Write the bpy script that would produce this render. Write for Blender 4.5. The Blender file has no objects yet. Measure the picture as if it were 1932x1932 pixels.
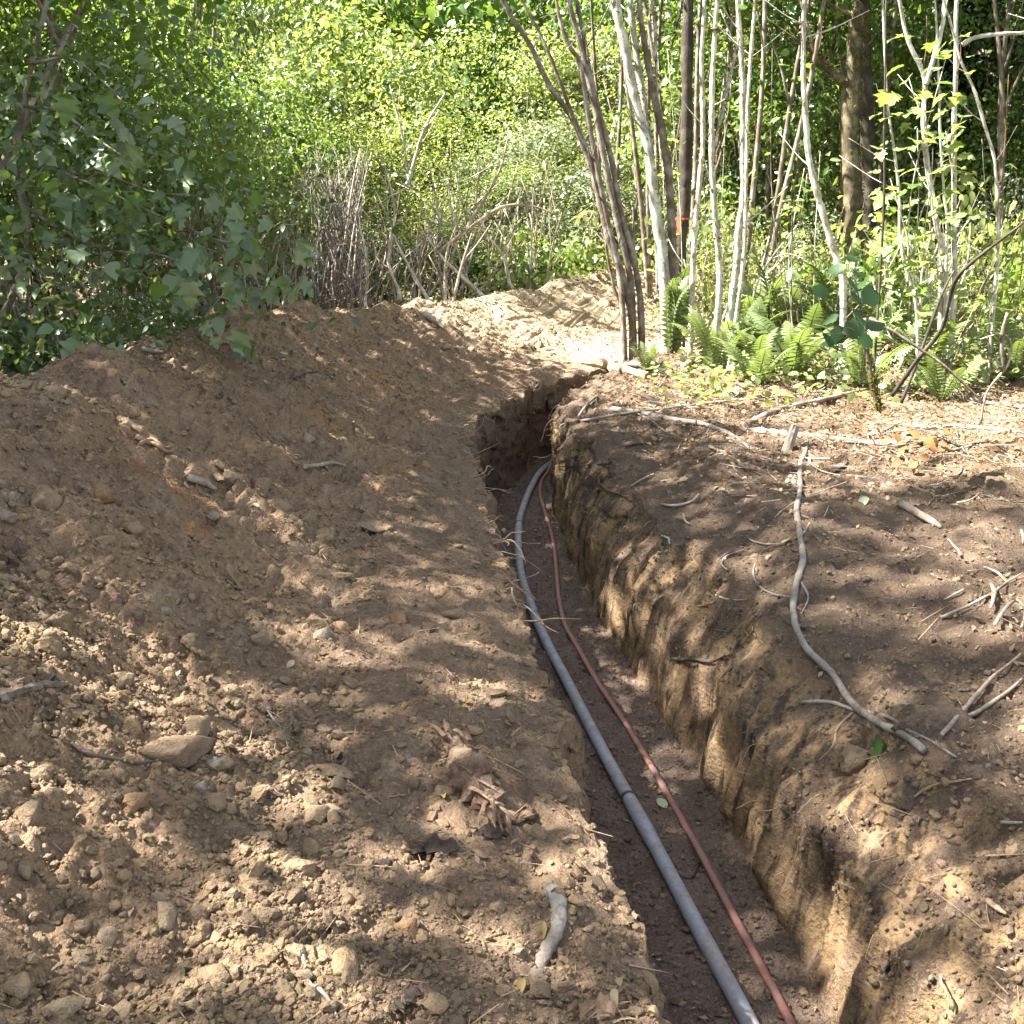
import bpy, bmesh, math, random
import numpy as np
from mathutils import Vector, Matrix, Euler
from mathutils.bvhtree import BVHTree

sc = bpy.context.scene
COL = sc.collection
R = math.radians
rng = np.random.default_rng(11)
random.seed(5)

# ------------------------------------------------------------------ camera, sky, sun, exposure
PITCH, CAMZ, FPX, HALF = R(15.5), 1.5, 1980.0, 966.0
cam = bpy.data.cameras.new('camera'); camo = bpy.data.objects.new('camera', cam); COL.objects.link(camo)
camo.location = (0, 0, CAMZ); camo.rotation_euler = (R(90) - PITCH, 0, 0)
cam.sensor_width = 36.0; cam.lens = FPX / (2 * HALF) * 36.0
cam.clip_start = .05; cam.clip_end = 500
sc.camera = camo

SUN_AZ, SUN_EL = R(271), R(53)          # clockwise from +Y: the sun stands to the left
sun_dir = Vector((math.sin(SUN_AZ) * math.cos(SUN_EL), math.cos(SUN_AZ) * math.cos(SUN_EL), math.sin(SUN_EL)))
world = bpy.data.worlds.new('World'); sc.world = world; world.use_nodes = True
wn = world.node_tree.nodes; wl = world.node_tree.links
sky = wn.new('ShaderNodeTexSky'); sky.sky_type = 'NISHITA'; sky.sun_disc = False
sky.sun_elevation = SUN_EL; sky.sun_rotation = SUN_AZ
bg = wn['Background']; bg.inputs['Strength'].default_value = .054
hs = wn.new('ShaderNodeHueSaturation'); hs.inputs['Saturation'].default_value = .45      # a hazy, whitish summer sky
wl.new(sky.outputs[0], hs.inputs['Color']); wl.new(hs.outputs[0], bg.inputs[0])
sun = bpy.data.lights.new('sun', 'SUN'); sun.energy = 5.0; sun.angle = R(.55); sun.color = (1, .94, .84)
suno = bpy.data.objects.new('sun', sun); COL.objects.link(suno)
suno.rotation_euler = sun_dir.to_track_quat('Z', 'Y').to_euler(); suno.location = (-20, -5, 30)
sc.view_settings.view_transform = 'Standard'; sc.view_settings.look = 'None'
sc.view_settings.gamma = 1; sc.view_settings.use_curve_mapping = False
sc.view_settings.exposure = 3.2
sc.render.engine = 'CYCLES'
cy = sc.cycles
cy.max_bounces = 6; cy.diffuse_bounces = 3; cy.glossy_bounces = 2; cy.transmission_bounces = 3; cy.transparent_max_bounces = 4
cy.use_denoising = True
cy.use_adaptive_sampling = True; cy.adaptive_threshold = .02

# ------------------------------------------------------------------ helpers
def ray(px, py):
    cx, cyy = (px - HALF) / FPX, -(py - HALF) / FPX
    return Vector((cx, math.cos(PITCH) + cyy * math.sin(PITCH), -math.sin(PITCH) + cyy * math.cos(PITCH)))
def P(px, py, y):
    d = ray(px, py); t = y / d.y
    return Vector((d.x * t, y, CAMZ + d.z * t))

def link(name, me, mat=None, parent=None):
    o = bpy.data.objects.new(name, me); COL.objects.link(o)
    if mat is not None and me is not None and not me.materials: me.materials.append(mat)
    if parent is not None: o.parent = parent
    return o
def tag(o, label=None, cat=None, group=None, kind=None):
    if label: o['label'] = label
    if cat: o['category'] = cat
    if group: o['group'] = group
    if kind: o['kind'] = kind
    return o
def thing(name, label, cat, loc=(0, 0, 0), group=None):
    o = bpy.data.objects.new(name, None); COL.objects.link(o); o.location = loc; o.empty_display_size = .1
    return tag(o, label, cat, group)

class MB:
    """collects numpy geometry, builds one mesh"""
    def __init__(s): s.V = []; s.F = []; s.T = []; s.n = 0
    def add(s, V, F, tint=.5):
        V = np.asarray(V, float).reshape(-1, 3)
        s.V.append(V)
        for f in (F if isinstance(F, list) else [F]):
            s.F.append(np.asarray(f, np.int64) + s.n)
        s.T.append(np.broadcast_to(np.asarray(tint, float), (len(V),)))
        s.n += len(V)
    def mesh(s, name, smooth=True, origin=None):
        V = np.concatenate(s.V); 
        if origin is not None: V = V - np.asarray(origin, float)
        me = bpy.data.meshes.new(name)
        me.vertices.add(len(V)); me.vertices.foreach_set('co', V.astype(np.float32).ravel())
        lv = np.concatenate([f.ravel() for f in s.F]); tot = np.concatenate([np.full(len(f), f.shape[1]) for f in s.F])
        st = np.concatenate([[0], np.cumsum(tot)[:-1]])
        me.loops.add(len(lv)); me.loops.foreach_set('vertex_index', lv.astype(np.int32))
        me.polygons.add(len(tot)); me.polygons.foreach_set('loop_start', st.astype(np.int32))
        me.polygons.foreach_set('use_smooth', np.full(len(tot), smooth, bool))
        a = me.attributes.new('tint', 'FLOAT', 'POINT'); a.data.foreach_set('value', np.concatenate(s.T).astype(np.float32))
        me.update(calc_edges=True)
        return me
    def obj(s, name, mat, parent=None, smooth=True, origin=None):
        return link(name, s.mesh(name, smooth, origin), mat, parent)

def catmull(pts, sub=4):
    p = np.asarray([tuple(q) for q in pts], float)
    if len(p) < 3: 
        t = np.linspace(0, 1, sub + 1)[:, None]; return p[0] * (1 - t) + p[-1] * t
    e = np.vstack([2 * p[0] - p[1], p, 2 * p[-1] - p[-2]]); out = []
    for i in range(1, len(e) - 2):
        t = np.linspace(0, 1, sub, endpoint=False)[:, None]
        a, b, c, d = e[i - 1], e[i], e[i + 1], e[i + 2]
        out.append(.5 * (2 * b + (c - a) * t + (2 * a - 5 * b + 4 * c - d) * t ** 2 + (3 * b - a - 3 * c + d) * t ** 3))
    out.append(p[-1][None]); return np.vstack(out)

def tube(mb, pts, rad, sides=7, tint=.5, jit=0., flat=1., knots=False):
    p = np.asarray([tuple(q) for q in pts], float); n = len(p)
    r = np.interp(np.linspace(0, 1, n), np.linspace(0, 1, len(np.atleast_1d(rad))), np.atleast_1d(rad))
    if jit: r = r * (1 + jit * rng.normal(size=n).clip(-1.6, 2))
    T = np.gradient(p, axis=0); T /= np.linalg.norm(T, axis=1)[:, None] + 1e-9
    u = np.cross(T[0], [0, 0, 1.]); 
    if np.linalg.norm(u) < .1: u = np.cross(T[0], [0, 1., 0])
    u /= np.linalg.norm(u); U = []
    for i in range(n):
        u = u - T[i] * (u @ T[i]); u /= np.linalg.norm(u) + 1e-9; U.append(u)
    U = np.array(U); W = np.cross(T, U)
    a = np.linspace(0, 2 * np.pi, sides, endpoint=False)
    rr = r[:, None] * (1 + (jit * .7) * rng.normal(size=(n, sides)).clip(-1.5, 1.5) if jit else np.ones((n, sides)))
    V = p[:, None] + rr[..., None] * (np.cos(a)[None, :, None] * U[:, None] + flat * np.sin(a)[None, :, None] * W[:, None])
    i = np.arange(n - 1)[:, None] * sides; k = np.arange(sides)[None]; k2 = (k + 1) % sides
    F = np.stack([i + k, i + k2, i + sides + k2, i + sides + k], -1).reshape(-1, 4)
    V = np.vstack([V.reshape(-1, 3), p[0], p[-1]]); c0, c1 = n * sides, n * sides + 1
    kk = np.arange(sides); F3 = np.vstack([np.stack([np.full(sides, c0), (kk + 1) % sides, kk], 1),
                                           np.stack([np.full(sides, c1), (n - 1) * sides + kk, (n - 1) * sides + (kk + 1) % sides], 1)])
    mb.add(V, [F, F3], tint)

def rotmats(nrm, spin):
    """frames with third axis nrm and random spin"""
    nrm = nrm / (np.linalg.norm(nrm, axis=1)[:, None] + 1e-9)
    ref = np.where(np.abs(nrm[:, 2:3]) < .9, [[0, 0, 1.]], [[1., 0, 0]])
    a = np.cross(ref, nrm); a /= np.linalg.norm(a, axis=1)[:, None]; b = np.cross(nrm, a)
    c, s = np.cos(spin)[:, None], np.sin(spin)[:, None]
    return np.stack([a * c + b * s, -a * s + b * c, nrm], 2)      # columns: x, y, z axes

def scatter(mb, tv, tf, pos, size, M, tint):
    """copies of a template (verts tv, faces tf) at pos"""
    n, k = len(pos), len(tv)
    S = size if np.ndim(size) == 2 else np.asarray(size)[:, None] * np.ones((1, 3))
    V = pos[:, None] + np.einsum('nij,nkj->nki', M, tv[None] * S[:, None])
    F = [(np.asarray(f)[None] + (np.arange(n) * k)[:, None, None]).reshape(-1, np.shape(f)[1]) for f in (tf if isinstance(tf, list) else [tf])]
    mb.add(V.reshape(-1, 3), F, np.repeat(tint, k))

# vectorised gradient noise -----------------------------------------------------------------
_perm = np.random.default_rng(3).permutation(256); _perm = np.concatenate([_perm, _perm, _perm])
_g = np.random.default_rng(4).normal(size=(256, 3)); _g /= np.linalg.norm(_g, axis=1)[:, None]
def noise(x, y, z, off=0):
    x = np.asarray(x, float) + off * 17.3; y = np.asarray(y, float) + off * 7.7; z = np.asarray(z, float) + off * 3.1
    xi, yi, zi = np.floor(x), np.floor(y), np.floor(z); fx, fy, fz = x - xi, y - yi, z - zi
    xi, yi, zi = xi.astype(int) & 255, yi.astype(int) & 255, zi.astype(int) & 255
    f = lambda t: t * t * t * (t * (t * 6 - 15) + 10)
    u, v, w = f(fx), f(fy), f(fz); out = 0
    for dx in (0, 1):
        for dy in (0, 1):
            for dz in (0, 1):
                h = _perm[_perm[_perm[xi + dx] + yi + dy] + zi + dz]; g = _g[h]
                d = g[..., 0] * (fx - dx) + g[..., 1] * (fy - dy) + g[..., 2] * (fz - dz)
                out = out + d * (u if dx else 1 - u) * (v if dy else 1 - v) * (w if dz else 1 - w)
    return out * 1.5
def sstep(a, b, x):
    t = np.clip((x - a) / (b - a), 0, 1); return t * t * (3 - 2 * t)

# ------------------------------------------------------------------ materials
def newmat(name):
    m = bpy.data.materials.new(name); m.use_nodes = True; nt = m.node_tree
    return m, nt, nt.nodes['Principled BSDF']
def N(nt, t, **kw):
    n = nt.nodes.new(t)
    for k, v in kw.items():
        if k in n.inputs: n.inputs[k].default_value = v
        else: setattr(n, k, v)
    return n
def mixc(nt, fac, a, b, mode='MIX'):
    m = nt.nodes.new('ShaderNodeMix'); m.data_type = 'RGBA'; m.blend_type = mode
    for sock, v in ((m.inputs[0], fac), (m.inputs[6], a), (m.inputs[7], b)):
        if isinstance(v, bpy.types.NodeSocket): nt.links.new(v, sock)
        elif isinstance(v, (tuple, list)): sock.default_value = (*v, 1)
        else: sock.default_value = v
    return m.outputs[2]
def math_(nt, op, a, b=None, clamp=False):
    m = nt.nodes.new('ShaderNodeMath'); m.operation = op; m.use_clamp = clamp
    for s, v in zip(m.inputs, (a, b)):
        if v is None: continue
        if isinstance(v, bpy.types.NodeSocket): nt.links.new(v, s)
        else: s.default_value = v
    return m.outputs[0]
def ramp(nt, fac, stops, interp='LINEAR'):
    r = nt.nodes.new('ShaderNodeValToRGB'); r.color_ramp.interpolation = interp
    el = r.color_ramp.elements
    while len(el) < len(stops): el.new(.5)
    for e, (p, c) in zip(el, stops): e.position = p; e.color = (*c, 1) if len(c) == 3 else c
    nt.links.new(fac, r.inputs[0]); return r.outputs[0]
def noise_n(nt, vec, scale, detail=3, rough=.6):
    n = N(nt, 'ShaderNodeTexNoise', Scale=scale, Detail=detail, Roughness=rough); nt.links.new(vec, n.inputs['Vector']); return n.outputs['Fac']
def attr(nt, name):
    a = nt.nodes.new('ShaderNodeAttribute'); a.attribute_name = name; return a.outputs['Fac']
def sharp(nt, fac, lo, hi):
    m = nt.nodes.new('ShaderNodeMapRange'); m.inputs[1].default_value = lo; m.inputs[2].default_value = hi
    nt.links.new(fac, m.inputs[0]); return m.outputs[0]
def bump(nt, h, strength, dist, prev=None):
    b = N(nt, 'ShaderNodeBump', Strength=strength, Distance=dist); nt.links.new(h, b.inputs['Height'])
    if prev is not None: nt.links.new(prev, b.inputs['Normal'])
    return b.outputs[0]

def soil_material():
    m, nt, bs = newmat('soil')
    pos = nt.nodes.new('ShaderNodeNewGeometry').outputs['Position']
    n1 = noise_n(nt, pos, 1.6, 4); n2 = noise_n(nt, pos, 9, 5, .65); n3 = noise_n(nt, pos, 55, 4, .7); n4 = noise_n(nt, pos, 230, 2, .7)
    c = mixc(nt, sharp(nt, n2, .35, .65), (.150, .102, .070), (.245, .172, .115))
    c = mixc(nt, math_(nt, 'MULTIPLY', attr(nt, 'ochre'), sharp(nt, math_(nt, 'ADD', math_(nt, 'MULTIPLY', n1, .6), math_(nt, 'MULTIPLY', n2, .4)), .36, .60)), c, (.300, .200, .118))
    c = mixc(nt, math_(nt, 'MULTIPLY', attr(nt, 'ochre'), sharp(nt, noise_n(nt, pos, 2.3, 3), .60, .70)), c, (.300, .155, .070))
    c = mixc(nt, math_(nt, 'MULTIPLY', sharp(nt, noise_n(nt, pos, 3.7, 4, .65), .52, .64), .55), c, (.165, .105, .072))
    c = mixc(nt, math_(nt, 'MULTIPLY', sharp(nt, noise_n(nt, pos, 5.1, 4, .65), .57, .68), .5), c, (.30, .245, .175))
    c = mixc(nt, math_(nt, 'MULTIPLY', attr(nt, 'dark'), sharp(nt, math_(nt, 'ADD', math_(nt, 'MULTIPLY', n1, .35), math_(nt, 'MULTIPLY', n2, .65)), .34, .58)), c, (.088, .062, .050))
    mp = nt.nodes.new('ShaderNodeMapping'); mp.inputs['Scale'].default_value = (1, 1, .14); nt.links.new(pos, mp.inputs[0])
    vs = noise_n(nt, mp.outputs[0], 11, 4, .6)                  # long vertical smears left by the bucket
    c = mixc(nt, math_(nt, 'MULTIPLY', attr(nt, 'wall'), sharp(nt, vs, .44, .56)), c, (.325, .215, .115))
    c = mixc(nt, math_(nt, 'MULTIPLY', attr(nt, 'wall'), sharp(nt, noise_n(nt, mp.outputs[0], 17, 3, .6), .52, .62)), c, (.070, .048, .036))
    c = mixc(nt, attr(nt, 'red'), c, mixc(nt, sharp(nt, n2, .35, .65), (.122, .084, .067), (.182, .130, .102)))
    c = mixc(nt, math_(nt, 'MULTIPLY', attr(nt, 'litter'), sharp(nt, n3, .3, .6)), c, (.125, .090, .050))
    c = mixc(nt, math_(nt, 'MULTIPLY', attr(nt, 'dry'), .8), c, (.46, .37, .255))  # paler tone stands in for full sun on the far mound
    c = mixc(nt, sharp(nt, n3, .30, .72), mixc(nt, .55, c, (.045, .032, .022)), c)
    c = mixc(nt, sharp(nt, n3, .60, .78), c, mixc(nt, .35, c, (.46, .37, .26)))
    c = mixc(nt, sharp(nt, n4, .58, .70), c, mixc(nt, .28, c, (.45, .38, .28)))
    nt.links.new(c, bs.inputs['Base Color']); bs.inputs['Roughness'].default_value = .95; bs.inputs['Specular IOR Level'].default_value = .12
    v = N(nt, 'ShaderNodeTexVoronoi', Scale=70); nt.links.new(pos, v.inputs['Vector'])
    b = bump(nt, n2, .5, .05); b = bump(nt, n3, .9, .018, b); b = bump(nt, v.outputs['Distance'], .5, .008, b); b = bump(nt, n4, .7, .004, b)
    nt.links.new(b, bs.inputs['Normal']); return m
M_soil = soil_material()

def clod_material(name, stops, sc_=1.):
    m, nt, bs = newmat(name)
    pos = nt.nodes.new('ShaderNodeNewGeometry').outputs['Position']
    n2 = noise_n(nt, pos, 35 * sc_, 4, .65); n3 = noise_n(nt, pos, 190 * sc_, 3, .7)
    a = attr(nt, 'tint'); oi = nt.nodes.new('ShaderNodeObjectInfo')
    c = ramp(nt, math_(nt, 'FRACT', math_(nt, 'ADD', a, oi.outputs['Random'])) if name == 'stone' else a, stops)
    c = mixc(nt, sharp(nt, n2, .3, .75), mixc(nt, .45, c, (.06, .042, .028)), mixc(nt, .2, c, (.40, .32, .22)))
    c = mixc(nt, sharp(nt, n3, .55, .7), c, mixc(nt, .3, c, (.42, .36, .27)))
    if 'stone' in name or 'clod' in name:                       # soil clinging in patches
        c = mixc(nt, sharp(nt, noise_n(nt, pos, 26, 4, .7), .47, .60), c, mixc(nt, .6, c, (.19, .135, .080)))
    nt.links.new(c, bs.inputs['Base Color']); bs.inputs['Roughness'].default_value = .92; bs.inputs['Specular IOR Level'].default_value = .15
    nt.links.new(bump(nt, n3, .8, .005, bump(nt, n2, .9, .018)), bs.inputs['Normal']); return m
M_clod = clod_material('clod', [(0, (.11, .075, .048)), (.3, (.18, .125, .078)), (.55, (.24, .170, .10)), (.75, (.30, .205, .10)), (.88, (.25, .20, .14)), (.97, (.31, .15, .06))])
M_dclod = clod_material('dark_clod', [(0, (.055, .040, .033)), (.5, (.10, .072, .056)), (.85, (.165, .12, .085)), (1, (.26, .18, .09))])
M_stone = clod_material('stone', [(0, (.16, .115, .075)), (.35, (.22, .16, .10)), (.65, (.28, .20, .115)), (.85, (.26, .21, .15)), (1, (.20, .14, .09))])
M_stone_tan = clod_material('tan_stone', [(0, (.29, .225, .145)), (1, (.29, .225, .145))])
M_stone_grey = clod_material('grey_stone', [(0, (.25, .22, .18)), (1, (.25, .22, .18))])
M_stone_orange = clod_material('orange_clod', [(0, (.27, .15, .07)), (1, (.27, .15, .07))])
M_stone_brown = clod_material('brown_clod', [(0, (.22, .155, .10)), (1, (.22, .155, .10))])
M_stone_dark = clod_material('black_clod', [(0, (.075, .048, .040)), (1, (.075, .048, .040))])

def leaf_material(name, cols, trans, gloss=.38, tcol=(.30, .42, .05), spec=.5):
    m, nt, bs = newmat(name)
    a = attr(nt, 'tint')
    oi = nt.nodes.new('ShaderNodeObjectInfo')
    aa = math_(nt, 'ADD', math_(nt, 'MULTIPLY', a, .6), math_(nt, 'MULTIPLY', oi.outputs['Random'], .4))
    c = ramp(nt, aa, [(i / (len(cols) - 1), k) for i, k in enumerate(cols)])
    nt.links.new(c, bs.inputs['Base Color']); bs.inputs['Roughness'].default_value = gloss; bs.inputs['Specular IOR Level'].default_value = spec
    tr = nt.nodes.new('ShaderNodeBsdfTranslucent')
    nt.links.new(mixc(nt, .55, c, tcol), tr.inputs['Color'])
    mx = nt.nodes.new('ShaderNodeMixShader'); mx.inputs[0].default_value = trans
    nt.links.new(bs.outputs[0], mx.inputs[1]); nt.links.new(tr.outputs[0], mx.inputs[2])
    nt.links.new(mx.outputs[0], nt.nodes['Material Output'].inputs['Surface']); return m
M_leaf = leaf_material('green_leaf', [(.030, .075, .014), (.055, .120, .022), (.085, .150, .030), (.110, .165, .040), (.16, .17, .05)], .40, tcol=(.32, .46, .04))
M_leaf_light = leaf_material('light_leaf', [(.070, .120, .045), (.125, .180, .080), (.160, .205, .080), (.190, .220, .095), (.22, .21, .09)], .40, tcol=(.44, .52, .07), gloss=.32)
M_leaf_yellow = leaf_material('yellow_green_leaf', [(.095, .130, .030), (.140, .190, .050), (.170, .205, .060), (.200, .205, .06)], .40, tcol=(.46, .54, .07), gloss=.36)
M_leaf_grey = leaf_material('grey_green_leaf', [(.080, .110, .065), (.140, .170, .105), (.190, .215, .145), (.23, .24, .18)], .32, tcol=(.38, .46, .14), gloss=.30)
M_leaf_maple = leaf_material('maple_leaf', [(.075, .130, .060), (.105, .165, .085), (.135, .190, .105), (.160, .205, .125), (.20, .21, .07)], .36, gloss=.45)
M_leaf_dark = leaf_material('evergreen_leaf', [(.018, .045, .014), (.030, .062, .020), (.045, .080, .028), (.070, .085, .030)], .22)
M_needle = leaf_material('fir_needle', [(.025, .062, .030), (.040, .085, .040), (.060, .105, .050)], .15, tcol=(.1, .2, .06))
M_fern = leaf_material('fern_leaf', [(.075, .110, .040), (.105, .140, .055), (.145, .170, .075)], .30)
M_salal = leaf_material('broad_leaf', [(.020, .055, .016), (.032, .075, .022), (.046, .092, .028)], .32, gloss=.5, tcol=(.10, .26, .04), spec=.35)
M_dead = leaf_material('dead_leaf', [(.10, .055, .028), (.17, .10, .05), (.25, .17, .10), (.30, .23, .16), (.27, .16, .08)], .2, gloss=.7, tcol=(.4, .2, .06), spec=.25)
M_orange_leaf = leaf_material('orange_leaf', [(.20, .095, .032), (.27, .135, .045)], .3, gloss=.6, tcol=(.5, .22, .03), spec=.25)
M_yellow_leaf = leaf_material('yellow_leaf', [(.30, .215, .055), (.33, .25, .07)], .25, gloss=.5, tcol=(.5, .4, .05))
M_pale_leaf = leaf_material('pale_leaf', [(.30, .36, .20), (.34, .40, .24)], .25, gloss=.5)
M_cream_leaf = leaf_material('cream_leaf', [(.33, .24, .15), (.36, .27, .17)], .25, gloss=.6, tcol=(.5, .35, .2))
M_moss = leaf_material('moss', [(.070, .080, .012), (.110, .105, .018), (.16, .12, .03)], .3, gloss=.9, tcol=(.3, .28, .03), spec=.1)

def bark_material(name, dark, mid, light, scale=1., rough=.85):
    m, nt, bs = newmat(name)
    tc = nt.nodes.new('ShaderNodeTexCoord').outputs['Object']
    mp = nt.nodes.new('ShaderNodeMapping'); mp.inputs['Scale'].default_value = (1, 1, .3); nt.links.new(tc, mp.inputs[0])
    n1 = noise_n(nt, tc, 7 * scale, 4); n2 = noise_n(nt, mp.outputs[0], 60 * scale, 4, .7); n3 = noise_n(nt, tc, 28 * scale, 3)
    c = mixc(nt, sharp(nt, n2, .3, .65), dark, mid); c = mixc(nt, sharp(nt, n1, .45, .62), c, light)
    c = mixc(nt, sharp(nt, n3, .58, .66), c, mixc(nt, .7, c, dark)); c = mixc(nt, sharp(nt, noise_n(nt, tc, 13 * scale, 5, .7), .60, .68), c, mixc(nt, .65, c, dark))
    nt.links.new(c, bs.inputs['Base Color']); bs.inputs['Roughness'].default_value = rough; bs.inputs['Specular IOR Level'].default_value = .25
    nt.links.new(bump(nt, n2, .6, .01), bs.inputs['Normal']); return m
M_bark_pale = bark_material('pale_bark', (.13, .115, .085), (.38, .36, .30), (.54, .53, .46))
M_bark_brown = bark_material('brown_bark', (.07, .052, .038), (.15, .115, .085), (.26, .235, .20))
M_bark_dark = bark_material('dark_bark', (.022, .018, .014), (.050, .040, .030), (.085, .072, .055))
M_bark_moss = bark_material('mossy_bark', (.030, .026, .014), (.095, .078, .040), (.20, .165, .105))
M_stick = bark_material('dead_stick', (.14, .105, .075), (.26, .21, .16), (.38, .34, .28))
M_greystick = bark_material('grey_stick', (.11, .092, .075), (.20, .175, .15), (.28, .255, .225))
M_root = bark_material('root', (.15, .09, .055), (.27, .18, .11), (.38, .28, .19))
M_rot = bark_material('rotten_wood', (.060, .034, .021), (.155, .095, .060), (.25, .175, .12), 2.5)
M_darkwood = bark_material('dark_wood', (.030, .022, .018), (.060, .045, .036), (.11, .085, .07))
M_shoot = bark_material('red_shoot', (.09, .045, .025), (.17, .075, .04), (.22, .11, .06))

def pipe_material():
    m, nt, bs = newmat('grey_pvc')
    pos = nt.nodes.new('ShaderNodeNewGeometry').outputs['Position']
    n1 = noise_n(nt, pos, 12, 5, .7); n2 = noise_n(nt, pos, 90, 3, .7)
    c = mixc(nt, sharp(nt, n1, .45, .75), (.245, .275, .330), (.26, .235, .205))
    c = mixc(nt, sharp(nt, n2, .58, .72), c, (.27, .25, .22))
    nt.links.new(c, bs.inputs['Base Color']); bs.inputs['Roughness'].default_value = .5
    nt.links.new(bump(nt, n2, .15, .002), bs.inputs['Normal']); return m
def plain(name, col, rough=.6, c2=None):
    m, nt, bs = newmat(name)
    if c2:
        pos = nt.nodes.new('ShaderNodeNewGeometry').outputs['Position']
        n1 = noise_n(nt, pos, 9, 5, .7); n2 = noise_n(nt, pos, 70, 3, .7)
        c = mixc(nt, sharp(nt, n1, .48, .75), col, c2); c = mixc(nt, sharp(nt, n2, .6, .75), c, c2)
        nt.links.new(c, bs.inputs['Base Color'])
    else: bs.inputs['Base Color'].default_value = (*col, 1)
    bs.inputs['Roughness'].default_value = rough; return m
def dusty(m, amount):
    nt = m.node_tree; bs = nt.nodes['Principled BSDF']; old = bs.inputs['Base Color'].links[0].from_socket
    g_ = nt.nodes.new('ShaderNodeNewGeometry'); sx = nt.nodes.new('ShaderNodeSeparateXYZ'); nt.links.new(g_.outputs['Normal'], sx.inputs[0])
    n_ = noise_n(nt, g_.outputs['Position'], 16, 5, .75); up_ = sharp(nt, sx.outputs[2], .0, .9)
    f = math_(nt, 'MULTIPLY', math_(nt, 'MULTIPLY', up_, sharp(nt, n_, .40, .62)), amount)
    nt.links.new(mixc(nt, f, old, (.20, .145, .115)), bs.inputs['Base Color'])
    nt.links.new(math_(nt, 'ADD', math_(nt, 'MULTIPLY', f, .4), .5), bs.inputs['Roughness'])
M_pipe = pipe_material(); dusty(M_pipe, .75)
M_red = plain('red_plastic', (.20, .065, .052), .6, (.17, .100, .080))
dusty(M_red, .7)
M_wire = plain('dark_tie', (.03, .03, .035), .6)
M_tape = plain('orange_tape', (.65, .075, .025), .5)

# ------------------------------------------------------------------ terrain: cross-sections along the trench
def I(y, ys, vs): return np.interp(y, ys, vs)
LY = [0.4, 1.7, 2.2, 2.54, 3.1, 3.77, 5.8, 7.3, 8.2, 9, 10, 10.9, 11.5, 12.5, 14, 20, 60]
LX = [.50, .335, .25, .20, .145, .055, -.13, -.31, -.27, -.10, .22, .69, 1.25, 2.4, 4.2, 11.5, 50]
RY = [0.4, 1.7, 2.54, 3.4, 3.9, 5.5, 6.2, 7, 8, 9, 10, 10.9, 11.5, 12.5, 14, 20, 60]
RX = [1.14, 1.0, .93, .86, .80, .56, .46, .41, .36, .36, .50, 1.12, 1.7, 2.9, 4.75, 12.1, 50.6]
SY = [0.4, 1.7, 2.5, 3.5, 5, 6, 7, 8, 9, 10, 10.9, 11.5, 12.5, 14, 20, 60]
SX = [1.66, 1.48, 1.36, 1.22, .90, .72, .58, .47, .45, .58, 1.22, 1.82, 3.05, 4.9, 12.25, 50.9]
HY = [0, 4, 8, 11, 13, 14.5, 16, 18, 20, 60]
HX = [-2.15, -2.15, -2.0, -1.55, -.65, .3, 1.3, 3.2, 5.2, 45]
HZ = [.80, .84, .84, .62, .56, .60, .80, .80, .7, .7]
def keys(y):
    lip, fr, sh, rx, rz = I(y, LY, LX), I(y, RY, RX), I(y, SY, SX), I(y, HY, HX), I(y, HY, HZ)
    fl = np.minimum(lip + .09, fr - .3)
    toe = np.minimum(rx + 1.45 + 0 * y, lip - .35)
    o = np.ones_like(y)
    bx = sh + .55
    K = [(-48 * o, .2 * o), (rx - 1.35, 0 * o), (rx, rz), (toe, .10 * o), (lip - .14, .005 * o), (lip, -.05 * o), (fl, -.75 * o),
         (fr, -.75 * o), (fr + (sh - fr) * .24, -.36 * o), (sh, -.05 * o), (bx, .04 * o), (bx + 4.5, .16 * o), (60 * o + y, .4 * o)]
    return np.stack([k[0] for k in K], -1), np.stack([k[1] for k in K], -1)
SEGN = [26, 26, 150, 112, 12, 40, 58, 44, 54, 50, 132, 30]
def rows():
    y = [.75]
    while y[-1] < 20: y.append(y[-1] + (.0048 if y[-1] < 6.5 or y[-1] > 13 else .0030) * max(y[-1], .9) ** 1.28)
    while y[-1] < 60: y.append(y[-1] + .05 * y[-1])
    return np.array(y)
yr = rows()
KX, KZ = keys(yr)
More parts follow.
